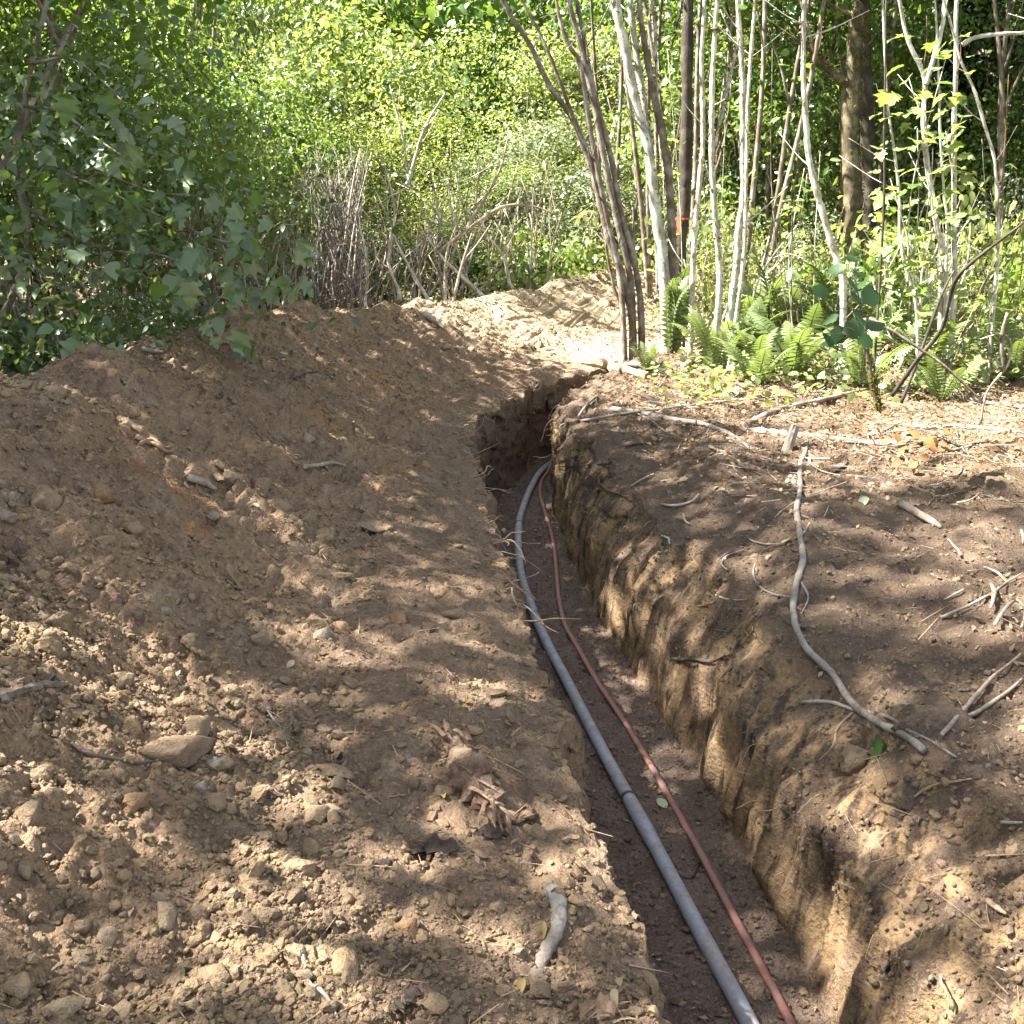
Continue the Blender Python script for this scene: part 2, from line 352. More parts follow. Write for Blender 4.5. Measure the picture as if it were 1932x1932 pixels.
def build_terrain():
    xs, zs, segs, fr = [], [], [], []
    for k, n in enumerate(SEGN):
        f = (np.arange(n + 1) if k == len(SEGN) - 1 else np.arange(n)) / n
        if k == 0: f = 1 - (1 - f) ** 2.2
        if k == len(SEGN) - 1: f = f ** 2.2
        if k == 10: f = f ** 1.3
        g = f
        if k in (1, 2): g = .55 * f + .45 * (f * f * (3 - 2 * f))
        xs.append(KX[:, k:k + 1] * (1 - f) + KX[:, k + 1:k + 2] * f)
        zs.append(KZ[:, k:k + 1] * (1 - g) + KZ[:, k + 1:k + 2] * g)
        segs.append(np.full(len(f), k)); fr.append(f)
    X, Z = np.concatenate(xs, 1), np.concatenate(zs, 1); S = np.concatenate(segs); F = np.concatenate(fr)
    Y = np.repeat(yr[:, None], X.shape[1], 1)
    sf = (S + F)[None] * np.ones_like(Y)                        # running coordinate across the section
    hill = sstep(19, 48, Y + np.abs(X) * .25) * 9
    # weights across the section
    heap = sstep(1.0, 1.6, sf) * (1 - sstep(2.75, 3.25, sf)); wallL = sstep(4.9, 5.15, sf) * (1 - sstep(5.8, 6.0, sf))
    floor = sstep(5.9, 6.1, sf) * (1 - sstep(6.9, 7.1, sf)); wallR = sstep(6.95, 7.2, sf) * (1 - sstep(8.7, 9.2, sf))
    bank = sstep(8.4, 9.2, sf) * (1 - sstep(10.2, 10.6, sf)); wood = sstep(10.1, 10.5, sf) + (1 - sstep(.8, 1.2, sf))
    plat = sstep(2.8, 3.2, sf) * (1 - sstep(4.6, 5.0, sf))
    n_a = noise(X * 1.6, Y * 1.3, Z, 1); n_b = noise(X * 4.3, Y * 4, Z * 4, 2); n_c = noise(X * 11, Y * 11, Z * 11, 3)
    n_d = noise(X * 27, Y * 27, Z * 27, 4); n_e = noise(X * 62, Y * 62, Z * 62, 5)
    bil = np.abs(n_c) * 2 - .35; bil2 = np.abs(n_d) * 2 - .35
    # slumps running down the heap towards the trench
    slump = noise(X * .8, Y * 2.4, 0 * X, 7)
    dz = heap * (.10 * n_a + .11 * slump + .050 * n_b - .036 * bil + .018 * n_d - .013 * bil2 + .006 * n_e)
    dz += plat * (.040 * n_a + .034 * n_b + .020 * n_c - .018 * bil + .008 * n_d - .006 * bil2 + .0035 * n_e)
    dz += floor * (.018 * n_b + .016 * n_c - .008 * bil + .008 * n_d - .005 * bil2 + .004 * n_e) 
    dz += bank * (.07 * n_a + .055 * n_b - .022 * bil + .009 * n_d - .006 * bil2 + .003 * n_e)
    dz += wood * (.06 * n_a + .04 * n_b + .02 * n_c + .010 * n_d)
    # gouges of the digging bucket: vertical on the walls
    g1 = noise(X * .6, Y * 5.5, Z * .9, 11); g2 = noise(X, Y * 14, Z * 2.2, 12); g3 = noise(X * 10, Y * 10, Z * 8, 13)
    low = 1 - sstep(7.9, 8.6, sf)
    Zd = Z + dz + hill + wallR * (1 - .7 * low) * (-.012 * bil + .03 * n_b + .010 * n_d)
    Xd = X + wallR * (.065 * g1 + .042 * g2 + (1 - .65 * low) * (.035 * g3 - .020 * bil + .012 * n_d)) + wallL * (.05 * g1 + (.03 + .03 * sstep(6, 8, Y)) * g2 + .02 * n_c + .01 * n_d - .03 * sstep(6, 8, Y) * bil)
    lipw = sstep(4.2, 4.95, sf) * (1 - sstep(5.0, 6, sf))
    Xd += lipw * (.055 * noise(X * 0, Y * 2.6, 0 * Y, 21) + .035 * noise(X * 0, Y * 8, 0 * Y, 22))
    shw = sstep(7.6, 8.8, sf) * (1 - sstep(9.0, 9.9, sf))
    Xd += shw * (.10 * noise(X * 0, Y * 2.1, 0 * Y, 24) + .03 * noise(X * 0, Y * 7, 0 * Y, 25)); Zd += shw * .05 * noise(X * 3, Y * 3, 0 * Y, 26)
    Yd = Y + wallL * (.07 * n_b + .05 * n_c - .04 * bil) * sstep(5, 9, Y) + lipw * .05 * n_c
    Zd += sstep(8.6, 9.0, sf) * .17 * np.exp(-((X - 1.3) / .55) ** 2 - ((Y - 10.75) / .45) ** 2)      # rooty hump at the bend
    Zd += lipw * (1 + 1.2 * sstep(6, 9, Y)) * (.03 * n_b + .022 * n_c + .012 * n_d)
    nc = X.shape[1]; V = np.stack([Xd, Yd, Zd], -1)
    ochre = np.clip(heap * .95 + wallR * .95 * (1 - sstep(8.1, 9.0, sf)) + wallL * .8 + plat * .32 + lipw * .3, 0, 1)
    dark = np.clip(bank * 1.0 + wallR * .75 * sstep(7.2, 8.6, sf) + wallR * .3 + plat * .18 + wood * .5 + wallL * (.35 + 1.2 * sstep(5.5, 7.5, Y)), 0, 1)  # last term darkens the far left wall in place of deep shade
    dry = sstep(10.5, 12.5, Y + .25 * X) * np.clip(heap + plat, 0, 1)  # sunlit brightness of the far mound, put into the soil colour
    wall = np.clip(wallR * (1 - sstep(8.5, 9.1, sf)) + .4 * wallL * (Y < 6), 0, 1)
    return V, S, sf, ochre, dark, floor, dry, wall, np.clip(wood + bank * .25, 0, 1)
V, S, SF, OCH, DRK, FLO, SUNPALE, WAL, LIT = build_terrain()
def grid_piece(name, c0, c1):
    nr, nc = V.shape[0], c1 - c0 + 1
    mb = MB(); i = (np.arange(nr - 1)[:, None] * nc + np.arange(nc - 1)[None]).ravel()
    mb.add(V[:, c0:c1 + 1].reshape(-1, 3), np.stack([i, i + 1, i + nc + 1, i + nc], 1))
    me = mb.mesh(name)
    for nm, A in (('ochre', OCH), ('dark', DRK), ('red', FLO), ('litter', LIT), ('dry', SUNPALE), ('wall', WAL)):
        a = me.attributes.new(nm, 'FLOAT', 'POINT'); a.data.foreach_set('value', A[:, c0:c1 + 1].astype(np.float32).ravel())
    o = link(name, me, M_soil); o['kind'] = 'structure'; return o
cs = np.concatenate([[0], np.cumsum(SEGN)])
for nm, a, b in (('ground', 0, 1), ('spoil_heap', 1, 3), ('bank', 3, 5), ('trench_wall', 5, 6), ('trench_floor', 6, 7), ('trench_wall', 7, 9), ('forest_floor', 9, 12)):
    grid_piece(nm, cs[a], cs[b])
# ray-cast surface (coarser copy)
_sv = V[::2, ::2]; _nr, _nc = _sv.shape[:2]
_i = (np.arange(_nr - 1)[:, None] * _nc + np.arange(_nc - 1)[None]).ravel()
BVH = BVHTree.FromPolygons([tuple(p) for p in _sv.reshape(-1, 3)], np.stack([_i, _i + 1, _i + _nc + 1, _i + _nc], 1).tolist())
def hit(px, py):
    d = ray(px, py).normalized(); h = BVH.ray_cast(Vector((0, 0, CAMZ)), d, 100)
    return (h[0], h[1]) if h[0] is not None else (P(px, py, 20), Vector((0, 0, 1)))
def ground(x, y):
    h = BVH.ray_cast(Vector((x, y, 30)), Vector((0, 0, -1)), 60)
    return h[0].z if h[0] is not None else 0.
# surface normals for scattering
dU = np.gradient(V, axis=1); dV = np.gradient(V, axis=0); NRM = np.cross(dU, dV); AREA = np.linalg.norm(NRM, axis=2); NRM /= AREA[..., None] + 1e-12
DEP = V[..., 1]
def sample(n, w, r=rng):
    p = (AREA * w).ravel(); p = p / p.sum(); idx = r.choice(p.size, n, p=p)
    q = V.reshape(-1, 3)[idx] + r.normal(size=(n, 3)) * (np.sqrt(AREA.ravel()[idx]) * .4)[:, None] * [1, 1, .1]
    return q, NRM.reshape(-1, 3)[idx], idx
def inframe(margin=60):
    X, Y, Z = V[..., 0], V[..., 1], V[..., 2] - CAMZ
    cz = Y * math.cos(PITCH) - Z * math.sin(PITCH); up = Y * math.sin(PITCH) + Z * math.cos(PITCH)
    u = HALF + FPX * X / np.maximum(cz, .1); v = HALF - FPX * up / np.maximum(cz, .1)
    return ((u > -margin) & (u < 1932 + margin) & (v < 1932 + margin) & (v > 300) & (cz > .3)).astype(float)
INF = inframe()

# ------------------------------------------------------------------ rock shapes
def ico(sub):
    bm = bmesh.new(); bmesh.ops.create_icosphere(bm, subdivisions=sub, radius=1)
    v = np.array([p.co[:] for p in bm.verts]); f = np.array([[q.index for q in g.verts] for g in bm.faces]); bm.free(); return v, f
def rockshape(sub, seed, cuts=5, rough=.18, lo=.55):
    r = np.random.default_rng(seed); v, f = ico(sub)
    v = v * (1 + rough * noise(v[:, 0] * 1.7, v[:, 1] * 1.7, v[:, 2] * 1.7, seed % 50)[:, None] * 1.6)
    for _ in range(cuts):
        d = r.normal(size=3); d /= np.linalg.norm(d); h = r.uniform(lo, .85); ex = v @ d - h
        v = v - np.where(ex > 0, ex * .85, 0)[:, None] * d
    v = v * (1 + rough * .4 * noise(v[:, 0] * 5, v[:, 1] * 5, v[:, 2] * 5, seed % 37)[:, None])
    return v * [1, r.uniform(.75, 1), r.uniform(.6, .8)], f
TINY = [rockshape(1, 100 + k, 1, .3) for k in range(6)]
MIDS = [rockshape(2, 200 + k, 9, .30, .40) for k in range(6)]
BIGS = [rockshape(3, 300 + k, 9, .32, .42) for k in range(12)]

def clods(name, shapes, n, w, smin, smax, alpha, mat, far=1., tintr=(0, 1), r=rng, lift=.2):
    q, nn, idx = sample(n, w, r)
    s = smin * (1 - r.random(n) * (1 - (smin / smax) ** alpha)) ** (-1 / alpha)
    s = np.maximum(s, .0011 * q[:, 1] * far)
    mb = MB(); which = r.integers(len(shapes), size=n)
    M = rotmats(nn + r.normal(size=(n, 3)) * .35, r.random(n) * 6.28)
    for k, (tv, tf) in enumerate(shapes):
        m = which == k
        sz = s[m, None] * r.uniform(.7, 1.2, (m.sum(), 3))
        scatter(mb, tv, tf, q[m] + nn[m] * s[m, None] * lift, sz, M[m], r.uniform(*tintr, m.sum()))
    o = mb.obj(name, mat, smooth=False); o['kind'] = 'stuff'; return o
yw = lambda p: np.clip(DEP, 1, None) ** -p * (DEP < 17)
heapw = sstep(1.3, 1.8, SF) * (1 - sstep(2.9, 3.5, SF)); platw = sstep(2.9, 3.2, SF) * (1 - sstep(4.9, 5.02, SF)); bankw = sstep(7.3, 8.6, SF) * (1 - sstep(10.0, 10.6, SF))
patch = .35 + np.clip(noise(V[..., 0] * 1.3, V[..., 1] * 1.0, 0 * DEP, 31) * 1.6 + .4, 0, 1.3)
clods('gravel', TINY, 30000, INF * yw(2.0) * heapw * patch, .0036, .018, 2.1, M_clod, tintr=(.1, .9))
clods('clod_rubble', MIDS, 1700, INF * yw(1.6) * heapw * patch ** 2, .012, .046, 2.0, M_clod, tintr=(.15, .85), lift=-.05)
clods('soil_crumbs', TINY, 9000, INF * yw(1.9) * platw * patch, .0035, .013, 2.2, M_clod, tintr=(0, .8))
clods('soil_lumps', MIDS, 420, INF * yw(1.5) * platw, .012, .034, 2., M_clod, tintr=(.0, .75))
lipcl = sstep(4.4, 4.7, SF) * (1 - sstep(5.2, 5.5, SF))
clods('lip_lumps', MIDS, 700, INF * yw(.6) * lipcl, .010, .036, 1.6, M_clod, tintr=(0, .7), lift=-.1)
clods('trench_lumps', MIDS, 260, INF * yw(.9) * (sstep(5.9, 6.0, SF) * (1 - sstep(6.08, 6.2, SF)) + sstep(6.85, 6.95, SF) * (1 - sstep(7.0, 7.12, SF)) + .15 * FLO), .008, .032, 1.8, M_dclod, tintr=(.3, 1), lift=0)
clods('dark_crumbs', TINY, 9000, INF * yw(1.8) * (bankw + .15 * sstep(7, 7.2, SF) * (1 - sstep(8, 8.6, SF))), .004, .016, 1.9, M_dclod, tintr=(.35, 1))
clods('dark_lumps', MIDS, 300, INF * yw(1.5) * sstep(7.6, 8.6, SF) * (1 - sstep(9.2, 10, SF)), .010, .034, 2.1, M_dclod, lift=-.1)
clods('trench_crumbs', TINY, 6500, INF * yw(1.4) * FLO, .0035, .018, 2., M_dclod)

# ------------------------------------------------------------------ stones: named ones first
ROCKME = []
for k, (tv, tf) in enumerate(BIGS):
    mb = MB(); mb.add(tv, tf, k / 12.); ROCKME.append(mb.mesh('stone'))
def rockmesh(k, mat):
    key = 'stone_%d_%s' % (k, mat.name)
    if key not in bpy.data.meshes:
        me = ROCKME[k].copy(); me.name = key; me.materials.clear(); me.materials.append(mat)
    return bpy.data.meshes[key]
LANDMARKS = []
def stone(px, py, wpx, label, mat, k, cat='stone', squash=(1, 1, 1), group=None, name='stone', sink=.02):
    p, n = hit(px, py + wpx * .12); cz = (p - camo.location).dot(Vector((0, math.cos(PITCH), -math.sin(PITCH))))
    r = wpx * .5 / FPX * cz
    o = link(name, rockmesh(k % 12, mat)); o.scale = (r * 1.1 * squash[0], r * squash[1], r * 1.15 * squash[2])
    o.rotation_euler = (random.uniform(-.3, .3), random.uniform(-.3, .3), random.uniform(0, 6.28) if squash == (1, 1, 1) else random.uniform(-.3, .3))
    o.location = p + n * r * sink
    LANDMARKS.append((p, label))
    return tag(o, label, cat, group)
ST, SG, SO, SB, SD = M_stone_tan, M_stone_grey, M_stone_orange, M_stone_brown, M_stone_dark
for a in [
 (309, 1722, 58, 'smooth rounded tan stone, the largest near the bottom of the heap', ST, 0),
 (196, 1766, 54, 'broken yellow tan stone left of the large rounded one', ST, 1),
 (151, 1741, 42, 'brown stone beside the broken yellow one', SB, 2),
 (103, 1733, 48, 'blocky brown grey stone low on the left edge', SB, 3),
 (150, 1803, 42, 'tan stone just below the broken yellow one', ST, 4),
 (211, 1823, 22, 'small pale yellow pebble in the sunny hollow', ST, 5),
 (58, 1530, 66, 'big rounded grey brown clod below the left branch', SB, 6),
 (248, 1504, 56, 'round rusty orange clod beside the orange sand patch', SO, 7),
 (405, 1439, 36, 'pale grey stone right of the flat slab', SG, 8),
 (377, 1481, 28, 'small pale stone above the orange sand patch', SG, 9),
 (272, 1421, 30, 'small greenish grey stone under the slab by the curved stick', SG, 10),
 (520, 1292, 20, 'lone small light grey stone on the smooth bank', SG, 11),
 (65, 1373, 28, 'small tan stone under the thick branch', ST, 0),
 (774, 1748, 66, 'round tan earth clod near the lower middle', SO, 1),
 (551, 1693, 50, 'crumbling black clod right of the large tan stone', SD, 2),
 (619, 1732, 44, 'dark red crumbling clod next to the black one', SD, 3),
 (85, 931, 76, 'big earth boulder on the heap at the left edge', SB, 4),
 (187, 931, 50, 'yellow ochre clod beside the earth boulder', SO, 5),
 (22, 935, 32, 'grey angular stone left of the earth boulder', SG, 6),
 (10, 968, 40, 'pale stone cut by the left edge', SG, 7),
 (252, 996, 42, 'dark brown rock in the middle of the heap', SB, 8),
 (405, 972, 30, 'smooth grey stone standing on edge beside its twin', SG, 9),
 (437, 985, 44, 'long brown stone leaning on the smooth grey one', SB, 10),
 (109, 1166, 60, 'flat topped earth clod by the left edge of the heap', SB, 11),
 (357, 1205, 42, 'pale lumpy stone in the heap rubble', ST, 0),
 (578, 826, 34, 'grey wedge of rock at the foot of the heap', SG, 1),
 (432, 893, 42, 'lit pinkish clod on the lower heap', ST, 2),
 (490, 915, 44, 'rough brown clod right of the pinkish one', SB, 3),
 (524, 951, 56, 'large dark earth lump beside the green leaf', SB, 4),
 (544, 630, 28, 'tan stone near the top of the ridge', ST, 5),
 (643, 1180, 42, 'reddish orange clod on the smooth bank', SO, 6),
 (603, 1194, 40, 'grey sunlit stone beside the reddish clod', SG, 7),
 (493, 1203, 44, 'tan sunlit clod at the foot of the heap', ST, 8),
 (754, 1165, 40, 'rusty brown stone alone in the middle of the bank', SO, 9),
 (856, 1157, 46, 'grey brown clod near the trench edge', SB, 10),
 (791, 958, 36, 'dark flat topped stone on the bank', SB, 11),
 (803, 876, 24, 'small orange stone close to the trench lip', SO, 0),
 (1019, 651, 24, 'small dark boulder in front of the sunlit mound', SB, 1),
 (1094, 1152, 16, 'small white stone at the foot of the right wall', SG, 2),
 (225, 1462, 34, 'tan lump between the curved stick and the rusty clod', SB, 3),
 (430, 1070, 36, 'angular brown stone low on the heap', SB, 4),
 (515, 1080, 36, 'dark clod at the edge of the smooth bank', SB, 5),
 (310, 1150, 26, 'small pale chip in the rubble', SG, 6),
 (180, 1640, 30, 'brown pebble above the sunny hollow', SB, 7),
 (45, 1640, 44, 'tan clod at the lower left edge', SB, 8),
 (40, 1855, 60, 'rough clod in the bottom left corner', SB, 9),
 (120, 1900, 70, 'pale crumbly clod at the bottom edge of the photo', ST, 10),
 (230, 1905, 54, 'lumpy tan clod at the bottom edge', SB, 11),
 (560, 1800, 50, 'grey brown clod above the white root', SB, 0),
 (1690, 1340, 34, 'earth lump stuck on the right bank under the long branch', SB, 1),
 (600, 1785, 32, 'dusty lump left of the tan earth clod', SG, 2),
]: stone(*a)
stone(323, 1400, 170, 'broad flat slab of dried earth above the curved stick', SB, 3, 'clod', (1, .55, .42), sink=.1)
stone(640, 1450, 90, 'wide grey lump of packed earth on the bank', SB, 5, 'clod', (1, .6, .35), sink=.05)
stone(1770, 1345, 130, 'big dark overhanging soil block on the right bank', M_stone_dark, 6, 'clod', (1, .9, .6), sink=.05)
stone(1610, 1420, 80, 'square soil block with a hollow under it on the right bank', SB, 7, 'clod', (.8, .8, 1), sink=.15)
stone(700, 985, 80, 'low dusty lump on the smooth bank', SB, 8, 'clod', (1, .7, .3), sink=.05)
stone(640, 1080, 60, 'pale dusty lump beside the trench path', SB, 9, 'clod', (1, .7, .35), sink=.05)
# the many alike ones: the largest of the rubble, each its own object
q, nn, idx = sample(160, INF * yw(1.35) * heapw * patch ** 2, rng)
for k in range(160):
    near, left = q[k, 1] < 3.2, q[k, 0] < -1.2
    s = min(.013 * (1 - random.random() * .93) ** (-.55), .055)
    s = max(s, q[k, 1] * .0038)
    o = link('stone', rockmesh(random.randrange(12), M_stone))
    o.scale = (s * random.uniform(.8, 1.3), s, s * random.uniform(.8, 1.1)); o.rotation_euler = (random.uniform(-.4, .4), random.uniform(-.4, .4), random.uniform(0, 6.28))
    o.location = Vector(q[k]) + Vector(nn[k]) * s * -.05
    lm = min(LANDMARKS, key=lambda a: (a[0] - o.location).length)[1].split()
    tag(o, ' '.join(('ordinary loose stone in the rubble next to the ' + ' '.join(lm)).split()[:16]), 'stone', 'loose rubble stones of the heap')

# ------------------------------------------------------------------ pipe and red conduit
def floor_line(pts, r):
    c = catmull([(x, y, 0) for x, y in pts], 14)
    for p in c: p[2] = ground(p[0], p[1])
    z = c[:, 2].copy(); k = np.ones(15) / 15; z = np.convolve(np.pad(z, 7, 'edge'), k, 'valid'); c[:, 2] = z + r * .9
    return c
def on_floor(pix, z=-.71):
    out = []
    for px, py in pix:
        d = ray(px, py); t = (z - CAMZ) / d.z; out.append((d.x * t, d.y * t))
    return out
pl = floor_line(on_floor([(1650, 2360), (1418, 1931), (1300, 1705), (1171, 1468), (1061, 1268), (1021, 1189), (1006, 1148), (992, 1111), (982, 1070), (978, 1026), (979, 985), (987, 951), (1002, 917), (1026, 880)]) + [(.62, 10.3), (1.0, 10.8)], .027)
k_ = np.ones(11) / 11
for _ in range(2): pl[5:-5, 0] = np.convolve(pl[:, 0], k_, 'valid')
pt = thing('pipe', 'long grey plastic conduit pipe curving along the trench floor', 'pipe', tuple(pl[0]))
o0 = pl[0]
def cut(y): return int(np.argmin(np.abs(pl[:, 1] - y)))
joints = [3.62, 5.72, 7.55]
st_ = 0
for e in [*[cut(y) for y in joints], len(pl) - 1]:
    mb = MB(); tube(mb, pl[st_:e + 1], .027, 20); mb.obj('pipe_length', M_pipe, pt, origin=o0); st_ = e
for y in joints:
    e = cut(y); mb = MB(); tube(mb, catmull(pl[e - 3:e + 3], 3), [.0285, .0298, .0298, .0285], 20); mb.obj('coupling', M_pipe, pt, origin=o0)
    mb = MB(); tube(mb, catmull([pl[e + 2], pl[e + 2] + (pl[e + 3] - pl[e + 2]) * .22], 2), .0308, 20); mb.obj('seal_ring', M_wire, pt, origin=o0)
rl = floor_line(on_floor([(1730, 2360), (1499, 1931), (1394, 1727), (1280, 1518), (1176, 1350), (1123, 1270), (1084, 1203), (1063, 1162), (1053, 1111), (1049, 1058), (1043, 1009), (1033, 975), (1023, 944), (1018, 917), (1030, 887)]) + [(.62, 10.1), (1.0, 10.65)], .016)
def straighten(l, n):
    h = n // 2; l[h:-h, 0] = np.convolve(l[:, 0], np.ones(n) / n, 'valid'); return l
rl = straighten(straighten(rl, 11), 11)
mb = MB(); tube(mb, rl, .0145, 12, flat=.7); o = mb.obj('cable_duct', M_red, origin=rl[0]); o.location = rl[0]
tag(o, 'thin dusty red cable duct lying along the right side of the trench', 'duct')

# ------------------------------------------------------------------ sticks, roots and wood on the ground
def on_ground(pts, r, sub=5, lift=.6):
    c2 = catmull([(x, y, 0) for x, y in pts], sub); out = []
    for x, y, _ in c2:
        p, n = hit(x, y); out.append(np.array(p + n * r * lift))
    out = np.array(out)
    if len(out) > 4:
        for _ in range(2): out[1:-1] = .25 * out[:-2] + .5 * out[1:-1] + .25 * out[2:]
    return out
def wpx(px, py, w):
    p, _ = hit(px, py); return w * .5 / FPX * (p - camo.location).dot(Vector((0, math.cos(PITCH), -math.sin(PITCH))))
def stick(name, pts, w, mat, label, cat, group=None, taper=.5, twigs=(), lift=.6, jit=.08, sides=8, flat=1., smooth=True):
    m = len(pts) // 2; r = wpx(*pts[m], w); c = on_ground(pts, r, lift=lift)
    mb = MB(); tube(mb, c, [r * 1.1, r, r * taper], sides, jit=jit, flat=flat)
    root = mb.obj(name, mat, origin=c[0], smooth=smooth); root.location = c[0]; tag(root, label, cat, group)
    for tp, tw in twigs:
        rr = wpx(*tp[0], tw); cc = on_ground(tp, rr, lift=1.2); mt = MB(); tube(mt, cc, [rr, rr * .4], 5, jit=.08)
        mt.obj('twig', mat, root, origin=c[0])
    return root
stick('branch', [(1521, 819), (1520, 853), (1510, 876), (1510, 924), (1503, 965), (1510, 1009), (1515, 1060), (1506, 1094), (1496, 1135), (1499, 1179), (1516, 1216), (1547, 1247), (1578, 1277), (1608, 1326), (1649, 1360), (1703, 1387), (1748, 1418)], 13, M_greystick,
      'long crooked grey branch draped down the right bank towards the trench', 'branch', taper=.9, twigs=[([(1508, 945), (1480, 962), (1462, 978)], 4), ([(1513, 1015), (1528, 990), (1535, 970)], 6), ([(1500, 1130), (1450, 1120), (1420, 1085), (1440, 1040), (1480, 1028)], 5), ([(1512, 1100), (1525, 1130), (1512, 1160)], 5)])
stick('root', [(1513, 1326), (1567, 1326), (1608, 1340), (1676, 1353), (1714, 1380), (1751, 1397), (1805, 1430)], 8, M_greystick, 'thin forked root lying beneath the lower end of the long grey branch', 'root')
stick('root', [(1610, 1345), (1580, 1375), (1573, 1408), (1540, 1440)], 5, M_root, 'thin root drooping left from the long grey branch', 'root')
stick('branch', [(1155, 774), (1215, 783), (1274, 795), (1326, 803), (1377, 822), (1421, 853)], 11, M_greystick, 'sunlit pale branch lying above the trench corner on the right bank', 'branch', twigs=[([(1200, 782), (1235, 800), (1258, 820)], 5)])
stick('cane', [(1128, 752), (1108, 768), (1094, 798), (1140, 792), (1196, 783), (1274, 774), (1377, 761), (1480, 752), (1608, 738)], 5, M_greystick, 'thin white cane bent back on itself beside the trench corner', 'cane', lift=2.5, jit=.03)
stick('branch', [(1408, 806), (1440, 790), (1479, 774), (1564, 754), (1649, 735)], 13, M_bark_brown, 'brown mossy branch slanting up right from the flat log', 'branch')
stick('log', [(1400, 812), (1460, 818), (1513, 823), (1632, 836), (1712, 838)], 19, M_greystick, 'flat weathered log lying across the right bank', 'log', taper=.8, lift=.1, jit=.16, flat=.7, smooth=False)
stick('log', [(1099, 687), (1142, 693), (1185, 704), (1226, 718)], 20, M_root, 'short broken reddish log at the edge of the far trench', 'log', taper=.85, lift=.5, jit=.16, smooth=False)
stick('log', [(1180, 690), (1215, 694), (1250, 702)], 13, M_bark_brown, 'dark short log behind the broken reddish log', 'log', lift=.7)
stick('branch', [(1697, 727), (1768, 744), (1850, 761), (1932, 772)], 10, M_bark_brown, 'brown branch on the litter running to the right edge', 'branch')
stick('branch', [(1290, 700), (1330, 660), (1345, 640)], 9, M_root, 'crooked reddish dead branch at the foot of the pale saplings', 'branch', lift=2)
stick('branch', [(1690, 800), (1760, 812), (1800, 806), (1870, 812), (1931, 818)], 9, M_greystick, 'grey crooked branch above the orange leaves at the right', 'branch')
stick('branch', [(1540, 727), (1450, 745), (1360, 760), (1290, 772)], 6, M_stick, 'straight pale stick among the leaf litter', 'stick')
stick('branch', [(0, 1319), (35, 1307), (68, 1299), (119, 1292)], 24, M_bark_brown, 'thick broken branch poking in from the left edge', 'branch', taper=.7, jit=.18, lift=.3, smooth=False)
stick('root', [(125, 1292), (160, 1298), (204, 1323), (289, 1348)], 6, M_root, 'thin curved root right of the thick left branch', 'root', lift=1.2)
stick('stick', [(133, 1408), (187, 1428), (258, 1442), (333, 1430)], 9, M_darkwood, 'dark curved stick below the flat slab', 'stick', lift=1.)
stick('stick', [(490, 1329), (510, 1352), (530, 1376)], 5, M_greystick, 'short grey twig on the smooth bank', 'stick', lift=1.2, twigs=[([(500, 1340), (522, 1350), (536, 1362)], 3)])
stick('root', [(571, 1805), (578, 1853), (605, 1873), (622, 1895), (636, 1925)], 9, M_cream_leaf and M_greystick, 'white jagged root at the bottom of the photo', 'root', lift=1., jit=.15)
stick('root', [(255, 826), (275, 838), (292, 842), (312, 856), (330, 846)], 9, M_root, 'twisted reddish root tangled on the heap', 'root', lift=1.2)
stick('root', [(262, 842), (285, 832), (305, 848), (322, 840)], 7, M_root, 'second shorter root twisted into the tangle', 'root', lift=1.8)
stick('root', [(235, 800), (250, 808), (262, 818)], 8, M_root, 'pale stub of root above the root tangle', 'root', lift=1.2)
stick('stick', [(352, 905), (378, 912), (405, 928)], 15, M_stick, 'short thick root piece in the heap beside the pinkish clod', 'stick', lift=.9)
stick('root', [(570, 884), (600, 882), (630, 876), (652, 884)], 8, M_stick, 'arched pale root on the sunlit bank', 'root', lift=1.1)
stick('stick', [(555, 718), (575, 706), (605, 706), (628, 720)], 4, M_darkwood, 'thin dark twig arching on the upper heap', 'stick', lift=2.)
stick('stick', [(795, 592), (815, 608), (835, 622)], 10, M_stick, 'straight stick lying on the ridge near the sunlit mound', 'stick', lift=.9)
stick('stick', [(8, 1075), (14, 1055), (25, 1035), (30, 1022)], 9, M_darkwood, 'dark root stub standing up at the left edge', 'root', lift=3.)
stick('log', [(150, 636), (200, 648), (250, 660), (310, 674)], 13, M_bark_brown, 'fallen grey pole behind the ridge on the left', 'log', lift=1.5)
stick('stick', [(1043, 1676), (1057, 1714), (1046, 1765), (1028, 1800), (1012, 1842)], 30, M_greystick, 'flat grey weathered stick leaning by the near trench edge', 'stick', taper=.8, lift=.25, jit=.09, sides=9, flat=.6)
stick('twig', [(1520, 1240 + 0), (1540, 1246), (1568, 1258)], 4, M_darkwood, 'small dark twig beside the bend of the long branch', 'twig', lift=1)
stick('root', [(1273, 1243), (1310, 1246), (1345, 1252), (1375, 1240)], 7, M_darkwood, 'dark root poking out of the right trench wall', 'root', lift=2)
stick('stick', [(1265, 1640), (1300, 1660), (1318, 1632)], 8, M_darkwood, 'dark bent stick between pipe and red duct', 'stick', lift=1)
stick('stick', [(1700, 955), (1755, 985), (1775, 1000)], 14, M_stick, 'short pale splinter of wood on the right bank', 'stick', lift=.8)
stick('root', [(1300, 1720), (1325, 1745)], 5, M_stick, 'short straw lying by the pipe', 'twig', lift=1)
stick('root', [(1800, 1365), (1850, 1345), (1900, 1310), (1932, 1285)], 8, M_stick, 'pale root curving off the right edge', 'root', lift=1.5)
stick('root', [(1780, 1395), (1815, 1350), (1860, 1300), (1910, 1262), (1932, 1240)], 8, M_stick, 'long bent root in the sunny patch at the right edge', 'root', lift=3)
stick('root', [(1885, 1190), (1905, 1150), (1925, 1158), (1930, 1200)], 7, M_stick, 'looped pale root at the right edge', 'root', lift=5)
